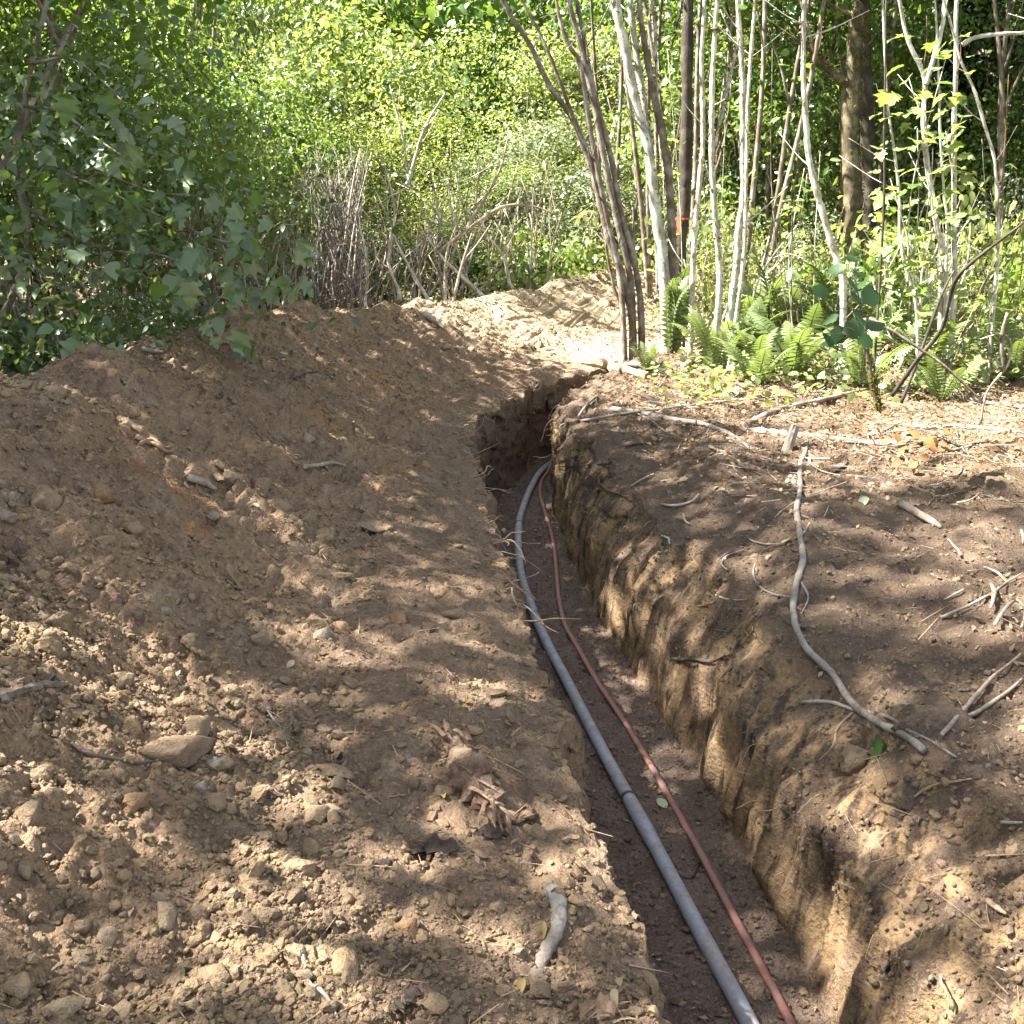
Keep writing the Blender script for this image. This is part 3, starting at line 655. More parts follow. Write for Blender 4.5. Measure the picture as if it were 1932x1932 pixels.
stick('root', [(1780, 1172), (1830, 1150), (1870, 1125), (1932, 1088)], 6, M_stick, 'thin straight root crossing the right bank', 'root', lift=3)
stick('root', [(1870, 1110), (1872, 1140), (1866, 1158)], 8, M_stick, 'stubby upright root end on the right bank', 'root', lift=3)
stick('root', [(1890, 1552), (1932, 1556)], 7, M_stick, 'pale root stub at the right edge low down', 'root', lift=2)
stick('root', [(1865, 1700), (1880, 1712), (1900, 1725)], 12, M_root, 'knobbly brown root stuck in the sunny wall', 'root', lift=1)
stick('root', [(1725, 1505), (1760, 1485), (1800, 1475), (1835, 1470)], 6, M_root, 'crooked brown root hugging the right wall', 'root', lift=1)
# hair roots over both lips
rr_ = random.Random(3)
for k in range(46):
    t = rr_.random()
    if k % 5: bx, by = np.interp(t, [0, .2, .45, .7, 1], [985, 940, 905, 868, 900]), np.interp(t, [0, .2, .45, .7, 1], [1190, 1040, 930, 830, 760])
    else: bx, by = rr_.uniform(1040, 1075), rr_.uniform(740, 900)
    side = 1 if k % 5 else -1
    p, n = hit(bx - side * 6, by); p = np.array(p); L = rr_.uniform(.10, .30); pts = [p]
    d = np.array([side * rr_.uniform(.4, 1), rr_.uniform(-.7, .5), rr_.uniform(-.2, .5)])
    for i in range(5):
        d = d / np.linalg.norm(d); pts.append(pts[-1] + d * L / 5); d = d + np.array([rr_.uniform(-.6, .6), rr_.uniform(-.6, .6), rr_.uniform(-.8, .35)])
    r = rr_.uniform(.0025, .006); mb = MB(); tube(mb, catmull(pts, 3), [r, r * .5], 5, jit=.05); o = mb.obj('root', M_root if k % 3 else M_stick, origin=p); o.location = p
    if k % 5: tag(o, 'torn pale root end sticking out of the left trench lip', 'root', 'torn roots along the left trench lip')
    else: tag(o, 'fine root end sticking out of the right trench corner', 'root', 'fine roots at the right trench corner')
for k in range(40):
    px, py = rr_.uniform(1080, 1930), rr_.uniform(760, 1260)
    if py > 900 and px < 1250: continue
    a = rr_.uniform(0, 6.28); L = rr_.uniform(30, 110); b = rr_.uniform(-1.2, 1.2)
    pts = [(px + math.cos(a + b * t) * L * t, py + .45 * math.sin(a + b * t) * L * t) for t in (0, .35, .7, 1)]
    pts = [(min(x, 1930), y) for x, y in pts]
    stick('root', pts, rr_.uniform(2.5, 5.5), rr_.choice([M_root, M_stick, M_stick, M_darkwood]), 'thin loose root or twig among many on the right bank', 'root', 'loose roots on the right bank', lift=rr_.uniform(.8, 3), sides=5)

q, nn, idx = sample(34, INF * yw(.8) * sstep(7.15, 7.4, SF) * (1 - sstep(8.3, 8.9, SF)), np.random.default_rng(17))
for k in range(34):
    p = q[k] - nn[k] * .01; L = rr_.uniform(.05, .16); d = nn[k] + np.array([rr_.uniform(-.6, .6), rr_.uniform(-.9, .9), rr_.uniform(-.7, .2)]); pts = [p]
    for i in range(4):
        d = d / np.linalg.norm(d); pts.append(pts[-1] + d * L / 4); d = d + np.array([rr_.uniform(-.5, .5), rr_.uniform(-.6, .6), rr_.uniform(-.9, .1)])
    r = rr_.uniform(.0014, .0038); mb = MB(); tube(mb, catmull(pts, 3), [r, r * .4], 5, jit=.06); o = mb.obj('root', rr_.choice([M_root, M_darkwood, M_stick]), origin=p); o.location = p
    tag(o, 'torn root end hanging out of the right trench wall', 'root', 'torn roots in the right trench wall')
# stump post
p, n = hit(1488, 850); cz = p.y
mb = MB(); r = 10 / FPX * cz
tube(mb, [p + Vector((-.02, 0, -.05)), p + Vector((0, 0, .05)), p + Vector((.02, .01, .12)), p + Vector((.035, .01, .17))], [r * 1.2, r, r * .95, r * .8], 9, jit=.14)
o = mb.obj('stump', M_greystick, origin=p, smooth=False); o.location = p; tag(o, 'short grey splintered stump standing in front of the flat log', 'stump')
# rotten root ball: trunk piece with splinters
def wood_lump(pts, w, mat, label, cat, name, splinters=10, seed=1):
    r = wpx(*pts[len(pts) // 2], w); c = on_ground(pts, r, lift=.5)
    mb = MB(); tube(mb, c, [r * .3, r * .8, r * 1.05, r, r * .5], 12, jit=.30, flat=.6)
    root = mb.obj(name, mat, origin=c[0], smooth=False); root.location = c[0]; tag(root, label, cat)
    rs = np.random.default_rng(seed)
    for k in range(splinters):
        i = rs.integers(len(c)); a = c[i] + rs.normal(size=3) * r * .7; d = rs.normal(size=3) * [.28, .28, .16] + (c[-1] - c[0]) / np.linalg.norm(c[-1] - c[0]) * rs.choice([-1, 1]); d /= np.linalg.norm(d)
        ms = MB(); tube(ms, [a, a + d * r * .9 + [0, 0, r * .15], a + d * r * 1.9], [r * .20, r * .15, r * .03], 4, jit=.2, flat=.5); ms.obj('splinter', mat, root, origin=c[0], smooth=False)
    return root
wood_lump([(852, 1395), (868, 1440), (890, 1478), (918, 1515), (940, 1552)], 62, M_rot, 'torn reddish brown rotten root chunk beside the trench edge', 'wood', 'root_chunk', 34)
wood_lump([(968, 1556), (985, 1545), (1008, 1528)], 22, M_rot, 'small splintered wood piece right of the rotten root chunk', 'wood', 'wood_splinter', 4, 2)
wood_lump([(775, 1612), (822, 1602), (866, 1606)], 34, M_darkwood, 'dark piece of bark below the rotten root chunk', 'bark', 'bark_piece', 2, 3)
wood_lump([(895, 1582), (915, 1574), (945, 1576)], 34, M_darkwood, 'second dark bark piece, just under the rotten root chunk', 'bark', 'bark_piece', 2, 4)
wood_lump([(700, 1640), (722, 1632), (740, 1628)], 18, M_darkwood, 'small black bark scrap left of the bark pieces', 'bark', 'bark_piece', 0, 5)
wood_lump([(735, 1905), (765, 1890), (790, 1872)], 30, M_darkwood, 'dark wood scrap near the bottom of the photo', 'bark', 'bark_piece', 1, 6)
wood_lump([(465, 1494), (500, 1500), (530, 1502)], 14, M_darkwood, 'thin dark bark strip above the orange sand', 'bark', 'bark_piece', 0, 8)
wood_lump([(1100, 1932), (1128, 1912), (1160, 1917)], 40, M_root, 'fibrous pale root stump at the bottom edge by the trench', 'wood', 'root_chunk', 14, 7)

# ------------------------------------------------------------------ leaf shapes
DIA = (np.array([[0, 0, 0], [.28, .45, .07], [0, 1, -.04], [-.28, .45, .07]]), np.array([[0, 1, 2], [0, 2, 3]]))
def outline_leaf(half, fold=.10, droop=.12):
    """half: list of (x>0, y) from base to tip; midrib fan"""
    h = np.array(half); n = len(h)
    v = [[0, y, -droop * y * y] for y in h[:, 1]]
    Rr = [[x, y, fold * x * 1.6 - droop * (y * y + x * x)] for x, y in half]; L = [[-x, y, fold * x * 1.6 - droop * (y * y + x * x)] for x, y in half]
    V_ = np.array(v + Rr + L, float); F = []
    for i in range(n - 1):
        F.append([i, n + i, n + i + 1, i + 1]); F.append([i, i + 1, 2 * n + i + 1, 2 * n + i])
    return V_, np.array(F)
OVAL = outline_leaf([(.0, 0), (.24, .18), (.36, .45), (.28, .75), (.0, 1.0)])
ROUND = outline_leaf([(.0, .05), (.22, -.03), (.42, .14), (.40, .30), (.52, .46), (.42, .62), (.40, .80), (.20, .86), (.0, .98)], .14, .3)
MAPLE = outline_leaf([(.02, 0), (.30, -.02), (.55, .22), (.32, .34), (.62, .62), (.30, .62), (.26, .82), (.0, 1.05)], .22, .38)
CURL = outline_leaf([(.0, 0), (.13, .16), (.21, .40), (.17, .70), (.0, 1.0)], .55, .75)
POINT = outline_leaf([(.0, 0), (.30, .15), (.36, .38), (.20, .70), (.0, 1.0)], .12, .25)

def leaf_cloud(mb, tpl, pos, size, r, up=1., spread=.7, tint=None, down=0.):
    n = len(pos); nrm = r.normal(size=(n, 3)) * spread + [0, 0, up]
    M = rotmats(nrm, r.random(n) * 6.283)
    scatter(mb, tpl[0], tpl[1], pos, size * r.uniform(.6, 1.25, n), M, r.random(n) if tint is None else tint)
def clump_pts(n, rad, r, nclump, cr, shell=.35):
    d = r.normal(size=(nclump, 3)); d /= np.linalg.norm(d, axis=1)[:, None]
    c = d * (r.uniform(shell, 1, nclump) ** .6)[:, None] * rad
    k = r.integers(nclump, size=n); e = r.normal(size=(n, 3)) * cr * [1, 1, .55]
    return c[k] + e, c, k

# ---- shrub prototypes: meshes only (crown + stems), used by many things
def shrub_proto(seed, rad, n, lsize, nclump, cr, nst, tpl=DIA, sr=.018, zc=None, lean=.5):
    r = np.random.default_rng(seed); rad = np.array(rad, float); zc = zc or rad[2] * 1.05
    pts, c, k = clump_pts(n, rad, r, nclump, cr); pts[:, 2] += zc; c[:, 2] += zc
    keep = pts[:, 2] > .1; pts = pts[keep]; mb = MB()
    ct = r.random(nclump); o_ = pts - c[k[keep]]; o_ /= np.linalg.norm(o_, axis=1)[:, None] + 1e-6
    n = len(pts); M = rotmats(o_ * .75 + r.normal(size=(n, 3)) * .5 + [0, 0, .65], r.random(n) * 6.283)
    scatter(mb, tpl[0], tpl[1], pts, lsize * r.uniform(.55, 1.3, n), M, np.clip(ct[k[keep]] * .65 + r.random(n) * .35, 0, 1))
    crown = mb.mesh('crown'); stems = []
    for s in range(nst):
        e = c[r.integers(nclump)]; b = np.array([r.normal() * .15 * lean, r.normal() * .15 * lean, -.15])
        mid = b + (e - b) * .5 + r.normal(size=3) * [.18, .18, .05] * lean * rad[2] * .5
        ms = MB(); q_ = catmull([b, b + (mid - b) * .5 + r.normal(size=3) * .04, mid, e], 5); tube(ms, q_, [sr, sr * .75, sr * .3], 5, jit=.06)
        for _ in range(3):
            i = r.integers(6, len(q_)); t = c[r.integers(nclump)]; t = q_[i] + (t - q_[i]) * min(1, .9 / (np.linalg.norm(t - q_[i]) + 1e-6))
            tube(ms, catmull([q_[i], (q_[i] + t) / 2 + r.normal(size=3) * .06, t], 3), [sr * .45, sr * .15], 4)
        stems.append(ms.mesh('stem'))
    return crown, stems
def plant(name, proto, loc, sx, sz, rz, leafmat, barkmat, label, cat, group=None, nst=None, smat=None):
    t = thing(name, label, cat, loc, group); t.rotation_euler = (0, 0, rz); t.scale = (sx, sx, sz)
    for me, nm, m in [(proto[0], 'crown', leafmat)] + [(s, 'stem' if len(proto[1]) > 1 else 'trunk', barkmat) for s in proto[1][:nst]]:
        if not me.materials: me.materials.append(None)
        o = bpy.data.objects.new(nm, me); COL.objects.link(o); o.parent = t
        o.material_slots[0].link = 'OBJECT'; o.material_slots[0].material = m
    return t
PR_A = [shrub_proto(40 + k, (1.5, 1.5, 1.7), (8000, 5600, 3600)[k], (.07, .09, .12)[k], 30, .27, 6, tpl=(DIA, DIA, POINT)[k]) for k in range(3)]
PR_B = [shrub_proto(50 + k, (1.3, 1.3, 1.3), 4600, .070, 50, .22, 6) for k in range(2)]
PR_S = [shrub_proto(80 + k, (1.6, 1.6, 1.7), (7600, 5200, 3300)[k], (.07, .095, .125)[k], 28, .30, 10, sr=.017, zc=2.75, lean=.8) for k in range(3)]
PR_T = [shrub_proto(60 + k, (2.1, 2.1, 2.3), 1900, .17, 6, .54, 3, sr=.06, zc=4.8, lean=.9) for k in range(3)]     # taller trees, crown high
PR_H = [shrub_proto(65 + k, (1.9, 1.9, 1.8), 5200, .12, 34, .42, 3, sr=.05, zc=6.0, lean=.7) for k in range(2)]
PR_LOW = [shrub_proto(70 + k, (.7, .7, .45), 1000, .07, 20, .14, 4, tpl=(DIA, POINT)[k], sr=.007, zc=.40) for k in range(2)]
# ---- far thicket -----------------------------------------------------------------------
pr = random.Random(8)
def g(x, y): return (x, y, ground(x, y) - .03)
ORD = ['leftmost', 'second from the left', 'third from the left', 'fourth from the left', 'fifth from the left', 'sixth from the left', 'seventh from the left', 'eighth from the left', 'ninth from the left', 'tenth from the left', 'eleventh from the left', 'twelfth from the left']
def row(name, protos, spots, lm, bm_, label, cat, group):
    for k, (x, y, sx, sz) in enumerate(sorted(spots)):
        plant(name, pr.choice(protos), g(x, y), sx, sz, pr.uniform(0, 6.28), pr.choice(lm) if isinstance(lm, list) else lm, bm_, ORD[k] + ' ' + label, cat, group)
GS = 'sunlit shrubs behind the far mound'
row('shrub', PR_S, [(-4.4, 15.7, .85, .75), (-3.1, 16.3, .8, .62), (-1.8, 16.9, .85, .72), (-.4, 17.2, .75, .58), (.7, 18.0, .9, .72), (2.0, 18.8, .85, .65), (3.3, 19.4, .9, .75)], [M_leaf_light, M_leaf_grey, M_leaf_yellow], M_stick, 'light green shrub in the front row of the sunlit thicket', 'shrub', GS)
row('shrub', PR_S, [(-5.9, 17.4, 1.0, 1.0), (-4.2, 18.2, 1.05, 1.0), (-2.6, 18.6, 1.05, 1.05), (-.9, 19.5, 1.1, 1.05), (1.0, 20.6, 1.1, 1.1), (2.7, 21.6, 1.1, 1.1)], [M_leaf_light, M_leaf_light, M_leaf_grey], M_stick, 'tall light shrub in the back row of the sunlit thicket', 'shrub', GS)
row('shrub', PR_B, [(-3.8, 17.2, .8, .75), (-2.4, 17.7, .8, .8), (-.9, 18.4, .8, .75), (.3, 19.2, .8, .8), (1.5, 19.8, .8, .8)], M_leaf_dark, M_bark_dark, 'low dark shrub in the shade inside the sunlit thicket', 'shrub', 'dark shrubs inside the thicket')  # dark leaf colour stands in for the deep shade behind the stems
GT = 'trees on the rise behind the thicket'
row('tree', PR_A, [(-5.3, 26, 1.8, 2.6), (-2.7, 27, 1.8, 2.6), (-9, 22, 1.75, 2.4), (-6.5, 23, 1.65, 2.3), (-4, 24, 1.75, 2.4), (-1.5, 25, 1.75, 2.2), (1, 26, 1.75, 2.4), (3.6, 26, 1.75, 2.5), (6.2, 25, 1.75, 2.4), (8.8, 24, 1.75, 2.4)], [M_leaf, M_leaf_light, M_leaf], M_bark_brown, 'leafy tree of the first row rising behind the thicket', 'tree', GT)
row('tree', PR_A, [(-11.5, 27, 2.2, 3.), (-7, 29, 2.1, 3.), (-3, 30, 2.1, 3.2), (1, 31, 2.1, 3.2), (5, 31, 2.1, 3.2), (10, 30, 2.1, 3.), (14, 28, 2.2, 3.), (-9, 33, 2.2, 3.2), (-5, 34, 2.2, 3.2), (-1, 35, 2.2, 3.2), (3, 35, 2.2, 3.2)], M_leaf, M_bark_brown, 'leafy tree of the last row high on the rise', 'tree', GT)
GL = 'shaded shrubs behind the heap'
row('shrub', PR_S, [(-3.5, 11.1, .62, .75), (-4.3, 10.0, .7, .85), (-5.4, 8.6, .8, .95), (-3.0, 13.2, .7, .72), (-6.8, 8.0, .9, 1.)], M_leaf, M_stick, 'shaded shrub on bare stems just behind the heap', 'shrub', GL)
row('shrub', PR_S, [(-4.2, 12.4, .85, .95), (-5.6, 11.0, .95, 1.05), (-7.2, 10.2, 1.0, 1.15), (-5.0, 14.2, .95, 1.0), (-8.8, 11.0, 1.1, 1.2)], M_leaf, M_bark_brown, 'tall shrub in the second row of the shaded left thicket', 'shrub', GL)
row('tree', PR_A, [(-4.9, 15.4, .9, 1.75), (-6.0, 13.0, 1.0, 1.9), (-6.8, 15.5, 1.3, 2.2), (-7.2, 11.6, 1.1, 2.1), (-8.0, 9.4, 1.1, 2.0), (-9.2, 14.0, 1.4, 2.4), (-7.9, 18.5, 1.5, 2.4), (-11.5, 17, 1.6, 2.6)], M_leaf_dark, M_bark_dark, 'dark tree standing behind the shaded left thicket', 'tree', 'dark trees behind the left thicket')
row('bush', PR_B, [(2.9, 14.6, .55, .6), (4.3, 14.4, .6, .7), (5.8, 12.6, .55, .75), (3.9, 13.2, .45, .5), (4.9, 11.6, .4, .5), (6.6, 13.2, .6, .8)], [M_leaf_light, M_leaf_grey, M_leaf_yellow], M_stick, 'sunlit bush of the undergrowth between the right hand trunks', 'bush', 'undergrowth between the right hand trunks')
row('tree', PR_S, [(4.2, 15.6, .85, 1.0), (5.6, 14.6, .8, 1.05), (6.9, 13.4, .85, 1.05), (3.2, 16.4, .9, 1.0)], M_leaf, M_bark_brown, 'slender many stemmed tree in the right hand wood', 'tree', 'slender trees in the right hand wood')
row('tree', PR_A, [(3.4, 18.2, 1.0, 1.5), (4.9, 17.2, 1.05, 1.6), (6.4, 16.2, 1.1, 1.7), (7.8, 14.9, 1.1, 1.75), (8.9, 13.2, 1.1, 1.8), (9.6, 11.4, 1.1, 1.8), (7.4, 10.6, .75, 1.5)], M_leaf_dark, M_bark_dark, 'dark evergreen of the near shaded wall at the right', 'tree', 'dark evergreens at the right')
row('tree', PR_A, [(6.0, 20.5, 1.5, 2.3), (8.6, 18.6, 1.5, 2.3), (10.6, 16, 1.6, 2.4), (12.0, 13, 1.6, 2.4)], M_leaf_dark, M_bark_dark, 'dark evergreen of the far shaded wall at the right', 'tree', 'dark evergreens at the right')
# ---- tall trees standing left of the heap (their crowns shade the diggings)
for k, (x, y, s, z) in enumerate([(-4.3, -2.2, 1., 1.), (-4.4, .4, .62, .95), (-5.6, 3.3, .55, .95), (-4.3, 5.4, .75, 1.0), (-5.2, 6.4, 1.0, 1.0), (-4.6, 8.4, .9, .92), (-5.0, 10.4, .9, .95),
                                  (-5.9, -1.2, 1.0, 1.65), (-6.4, 1.3, .85, 1.8), (-6.0, 4.2, 1.2, 1.8), (-6.6, 6.6, 1.15, 1.7), (-8.0, 3.0, 1.35, 2.25), (-8.2, 6.0, 1.3, 2.15), (-7.4, 4.8, 1.0, 1.95)]):
    plant('tree', pr.choice(PR_T), g(x, y), s, z, pr.uniform(0, 6.28), M_leaf, M_bark_brown, (ORD + ['thirteenth', 'last'])[k].replace('leftmost', 'first').split()[0] + (' outer' if k > 6 else ' inner') + ' tall leafy tree shading the heap from the left', 'tree', 'tall trees left of the heap')

for k, (x, y, s, z) in enumerate([(1.6, 17.8, .9, 1.15), (2.2, 16.0, .9, 1.15), (2.5, 14.6, .85, 1.15), (2.9, 13.2, .85, 1.1), (3.8, 16.4, 1.0, 1.1), (4.6, 14.2, .95, 1.05), (4.3, 18.8, 1.1, 1.2), (5.8, 12.4, .9, 1.0), (7.0, 11.0, .85, 1.0)]):  # crowns mostly out of view, added to darken the wood beyond them
    plant('tree', PR_H[k % 2], g(x, y), s, z, pr.uniform(0, 6.28), M_leaf, M_bark_brown, ORD[k] + ' tall tree added so its crown shades the right hand wood', 'tree', 'tall trees added to shade the right hand wood')
plant('tree', PR_T[1], g(-4.4, 14.1), .62, 1.3, 2., M_leaf, M_bark_brown, 'slim tall tree whose crown throws bands of shade on the mound', 'tree')
plant('tree', PR_T[0], g(-5.6, 15.0), .55, 1.35, 1., M_leaf, M_bark_brown, 'slim tall tree between the shaded and the sunlit thicket', 'tree')
row('tree', PR_A, [(-9.2, 6.0, 1.5, 3.0), (-10.2, 8.6, 1.7, 3.4), (-10.6, 11.4, 1.7, 3.4), (-11.2, 14.4, 1.7, 3.4), (-9.6, 3.0, 1.5, 2.8)], M_leaf_dark, M_bark_dark, 'big dark tree added far left to shade the left thicket', 'tree', 'dark trees behind the left thicket')  # added out of view to keep the left thicket in shade
# ---- firs in the background
def fir_proto(seed, h=8., rad=2.0):
    r = np.random.default_rng(seed); mb = MB(); br = MB(); P_, S_, Mn = [], [], []
    for lv in np.linspace(.12, .97, 22):
        n = 9
        for k in range(n):
            a = r.uniform(0, 6.28); L = rad * (1 - lv) * r.uniform(.75, 1.15) + .15; z0 = lv * h
            d = np.array([math.cos(a), math.sin(a), -.12]); t = np.linspace(.15, 1, 12)
            p = np.array([0, 0, z0]) + d * (t * L)[:, None] + np.array([0, 0, -.22])[None] * (t ** 2 * L)[:, None]
            tube(br, p[::4], [.018, .005], 4)
            for s in (-1, 1, 0):
                side = np.array([-d[1], d[0], 0]) * s
                m = 12; q_ = p + r.normal(size=(m, 3)) * .05
                P_.append(q_); S_.append(np.full(m, .30) * (1.15 - t * .5)); Mn.append(np.stack([*(np.repeat(np.asarray(x, float)[None], m, 0) for x in (np.cross(d + side * .9, [0, 0, 1.]), d + side * .9 + [0, 0, -.15], [0, 0, 1.]))], 2))
    P_, S_, Mn = np.concatenate(P_), np.concatenate(S_), np.concatenate(Mn)
    Mn = Mn + r.normal(size=Mn.shape) * .18
    spray = (np.array([[0, 0, 0], [.13, .5, -.03], [0, 1, -.1], [-.13, .5, -.03]]), np.array([[0, 1, 2], [0, 2, 3]]))
    scatter(mb, spray[0], spray[1], P_, S_, Mn, r.random(len(P_)))
    tr = MB(); tube(tr, [(0, 0, -.2), (0, 0, h * .5), (0, 0, h)], [.13, .08, .01], 8)
    return mb.mesh('crown'), [tr.mesh('trunk')], br.mesh('branch')
FIR = fir_proto(77)
def fir(x, y, s, label):
    t = plant('fir_tree', FIR, g(x, y), s, s, pr.uniform(0, 6.28), M_needle, M_bark_dark, label, 'fir')
    o = bpy.data.objects.new('branch', FIR[2]); COL.objects.link(o); o.parent = t; o['kind'] = 'stuff'
    if not FIR[2].materials: FIR[2].materials.append(M_bark_dark)
plant('tree', PR_A[1], g(-3.3, 17.6), .62, 1.25, 1., M_leaf_dark, M_bark_dark, 'narrow dark evergreen making the dark gap left of the centre', 'tree')
fir(6.4, 16.0, .9, 'lone fir tree in the dark wood at the right')

# ---- dead pale sticks in front of the thicket
def dead_proto(seed, n, h, lean, sr=.016):
    r = np.random.default_rng(seed); out = []
    for k in range(n):
        b = np.array([r.normal() * .28, r.normal() * .22, -.1]); a = r.normal() * lean; e = b + np.array([math.sin(a), r.normal() * .25, math.cos(a)]) * h * r.uniform(.5, 1.1)
        m = MB(); q_ = catmull([b, b + (e - b) * .35 + r.normal(size=3) * .05, b + (e - b) * .7 + r.normal(size=3) * .08, e], 4); s = sr * r.uniform(.5, 1.2)
        tube(m, q_, [s, s * .8, s * .35], 5, jit=.06)
        for _ in range(2):
            i = r.integers(4, len(q_) - 1); d = (q_[i] - q_[i - 2]) / np.linalg.norm(q_[i] - q_[i - 2]) + r.normal(size=3) * .5
            tube(m, catmull([q_[i], q_[i] + d * .2, q_[i] + d * .4 + r.normal(size=3) * .06], 3), [s * .5, s * .2], 4)
        out.append(m.mesh('stem'))
    return out
DEAD = [dead_proto(90, 9, 1.7, .35), dead_proto(91, 8, 1.5, .6), dead_proto(92, 12, 1.3, .22, .010)]
def dead_shrub(k, x, y, s, rz, label, mat, group=None):
    t = thing('dead_shrub', label, 'dead shrub', g(x, y), group); t.scale = (s, s, s); t.rotation_euler = (0, 0, rz)
    for me in DEAD[k]:
        if not me.materials: me.materials.append(None)
        o = bpy.data.objects.new('stem', me); COL.objects.link(o); o.parent = t; o.material_slots[0].link = 'OBJECT'; o.material_slots[0].material = mat
for k, (x, y, s) in enumerate([(-3.5, 13.6, 1.2), (-2.9, 13.9, 1.1), (-2.4, 14.2, 1.25), (-1.9, 14.4, 1.15), (-1.4, 14.8, 1.2), (-.9, 15.0, 1.1), (-.3, 15.6, 1.1), (-2.1, 13.8, 1.0), (-2.7, 13.5, 1.15)]):
    dead_shrub(k % 2, x, y, s, pr.uniform(0, 6.28), ORD[k] + ' clump of bare pale sticks before the sunlit thicket', M_stick, 'dead brush before the thicket')
for k, (x, y, s) in enumerate([(-2.5, 10.9, 1.2), (-3.0, 11.3, 1.35), (-3.6, 10.2, 1.2), (-2.2, 12.0, 1.2), (-4.3, 9.6, 1.1), (-2.7, 12.4, 1.35), (-3.3, 11.9, 1.5)]):
    dead_shrub(2, x, y, s, pr.uniform(0, 6.28), ['nearest', 'second', 'third', 'fourth', 'fifth', 'sixth', 'farthest'][[9.6, 10.2, 10.9, 11.3, 11.9, 12.0, 12.4].index(y)] + ' clump of thin dry upright canes behind the ridge', M_bark_brown if k % 2 else M_stick, 'dry canes behind the ridge')
for k, (a, b, y, w, lb) in enumerate([((820, 585), (735, 430), 13.6, 9, 'pale stick leaning left at the edge of the mound'), ((905, 552), (800, 440), 14.2, 9, 'pale stick leaning left above the top of the mound'), ((840, 560), (870, 400), 14.0, 6, 'thin upright pale stick behind the ridge'),
  ((688, 570), (680, 430), 13.2, 11, 'stout white dead stem standing on the ridge line'), ((752, 550), (738, 430), 13.6, 8, 'white dead stem right of the stout one'), ((735, 470), (722, 300), 14.4, 7, 'tall bare white stem in front of the left thicket'),
  ((890, 415), (960, 250), 15.0, 7, 'dead branch leaning right in the middle of the thicket'), ((880, 480), (905, 300), 15.2, 6, 'bare stem beside the leaning dead branch'), ((775, 330), (840, 175), 16.2, 8, 'pale forked branch reaching up right in the thicket'),
  ((1000, 540), (1008, 330), 15.4, 5, 'thin white stem in the bright middle of the thicket'), ((770, 330), (735, 160), 16.4, 6, 'white branch bending left in the thicket'), ((850, 590), (890, 440), 13.2, 7, 'brown stick slanting right on the mound edge'),
  ((1030, 545), (1060, 400), 15.0, 5, 'thin dark twig left of the brown stems'), ((960, 530), (905, 430), 14.6, 7, 'pale leaning stick in the gap above the mound')]):
    p0, p1 = P(*a, y), P(*b, y + pr.uniform(-.2, .4)); m_ = (p0 + p1) / 2 + Vector((pr.uniform(-.12, .12), 0, pr.uniform(-.06, .06))); c = catmull([p0 - (p1 - p0) * .15, p0, m_, p1], 5); r = w * .5 / FPX * y
    mb = MB(); tube(mb, c, [r, r, r * .7, r * .3], 6, jit=.07); o = mb.obj('dead_stick', M_bark_pale if 'white' in lb or 'pale' in lb else M_stick, origin=p0); o.location = p0; tag(o, lb, 'stick')
    for _ in range(2):
        i = pr.randrange(6, len(c) - 2); d = np.array([pr.uniform(-.35, .35), pr.uniform(-.2, .2), pr.uniform(.1, .4)]); mt = MB(); tube(mt, catmull([c[i], c[i] + d * .5, c[i] + d + [0, 0, .05]], 3) - np.array(p0), [r * .5, r * .15], 4); mt.obj('twig', M_stick, o)
arc = [P(*p, 14.2) for p in [(835, 470), (900, 420), (950, 390), (1000, 388), (1050, 405)]]; mb = MB(); tube(mb, catmull(arc, 5), [.03, .025, .012], 6, jit=.08); o = mb.obj('branch', M_stick, origin=arc[0]); o.location = arc[0]; tag(o, 'thick pale dead branch arching over the dark gap above the mound', 'branch')
row('bush', PR_LOW, [(-1.3, 14.6, .9, .8), (-.1, 15.5, 1.0, 1.1), (.4, 15.9, 1.2, 1.4), (.9, 16.4, 1.3, 1.6), (1.6, 17.3, 1.4, 1.6), (2.4, 18.2, 1.4, 1.6)], [M_leaf, M_leaf_light, M_leaf_yellow], M_stick, 'low green bush growing along the top edge of the mound', 'bush', 'low bushes along the mound')
row('bush', PR_LOW, [(-3.3, 14.6, 1.3, 1.4), (-2.6, 15.3, 1.4, 1.5), (-1.7, 15.9, 1.4, 1.4), (-.8, 16.4, 1.4, 1.5), (.1, 16.8, 1.4, 1.5), (.9, 17.4, 1.4, 1.5), (1.7, 18.2, 1.5, 1.5)], M_leaf_dark, M_bark_dark, 'dark low bush in the shade under the sunlit thicket', 'bush', 'dark bushes under the thicket')  # dark leaves put the shade at the thicket's base into colour
for k, (x, y, s) in enumerate([(-2.2, 14.9, 1.9), (-1.2, 15.7, 2.0), (-.2, 16.3, 2.1), (.8, 17.0, 2.1), (-3.4, 14.2, 1.9)]):
    dead_shrub(2, x, y, s, pr.uniform(0, 6.28), ['second', 'third', 'fourth', 'rightmost', 'leftmost'][k] + ' stand of tall thin bare canes rising in the sunlit thicket', M_bark_pale if k % 2 else M_stick, 'tall canes in the thicket')
# grey brush pile of drooping dead twigs
t = thing('brush_pile', 'grey tangle of drooping dead twigs behind the ridge', 'brush', g(-2.55, 12.6))
rb = np.random.default_rng(5)
for k in range(120):
    a = P(rb.uniform(585, 695), rb.uniform(270, 400), 12.6) - t.location; b = P(rb.uniform(585, 690), rb.uniform(470, 590), 12.4) - t.location
    a, b = np.array(a) + rb.normal(size=3) * [.05, .25, .05], np.array(b) + rb.normal(size=3) * [.05, .25, 0]
    m = (a + b) / 2 + rb.normal(size=3) * .09; mb = MB(); s = rb.uniform(.004, .010) * (2 if k < 7 else 1); tube(mb, catmull([a, m, b], 5), [s * .5, s], 4, jit=.05); mb.obj('twig', M_greystick, t)

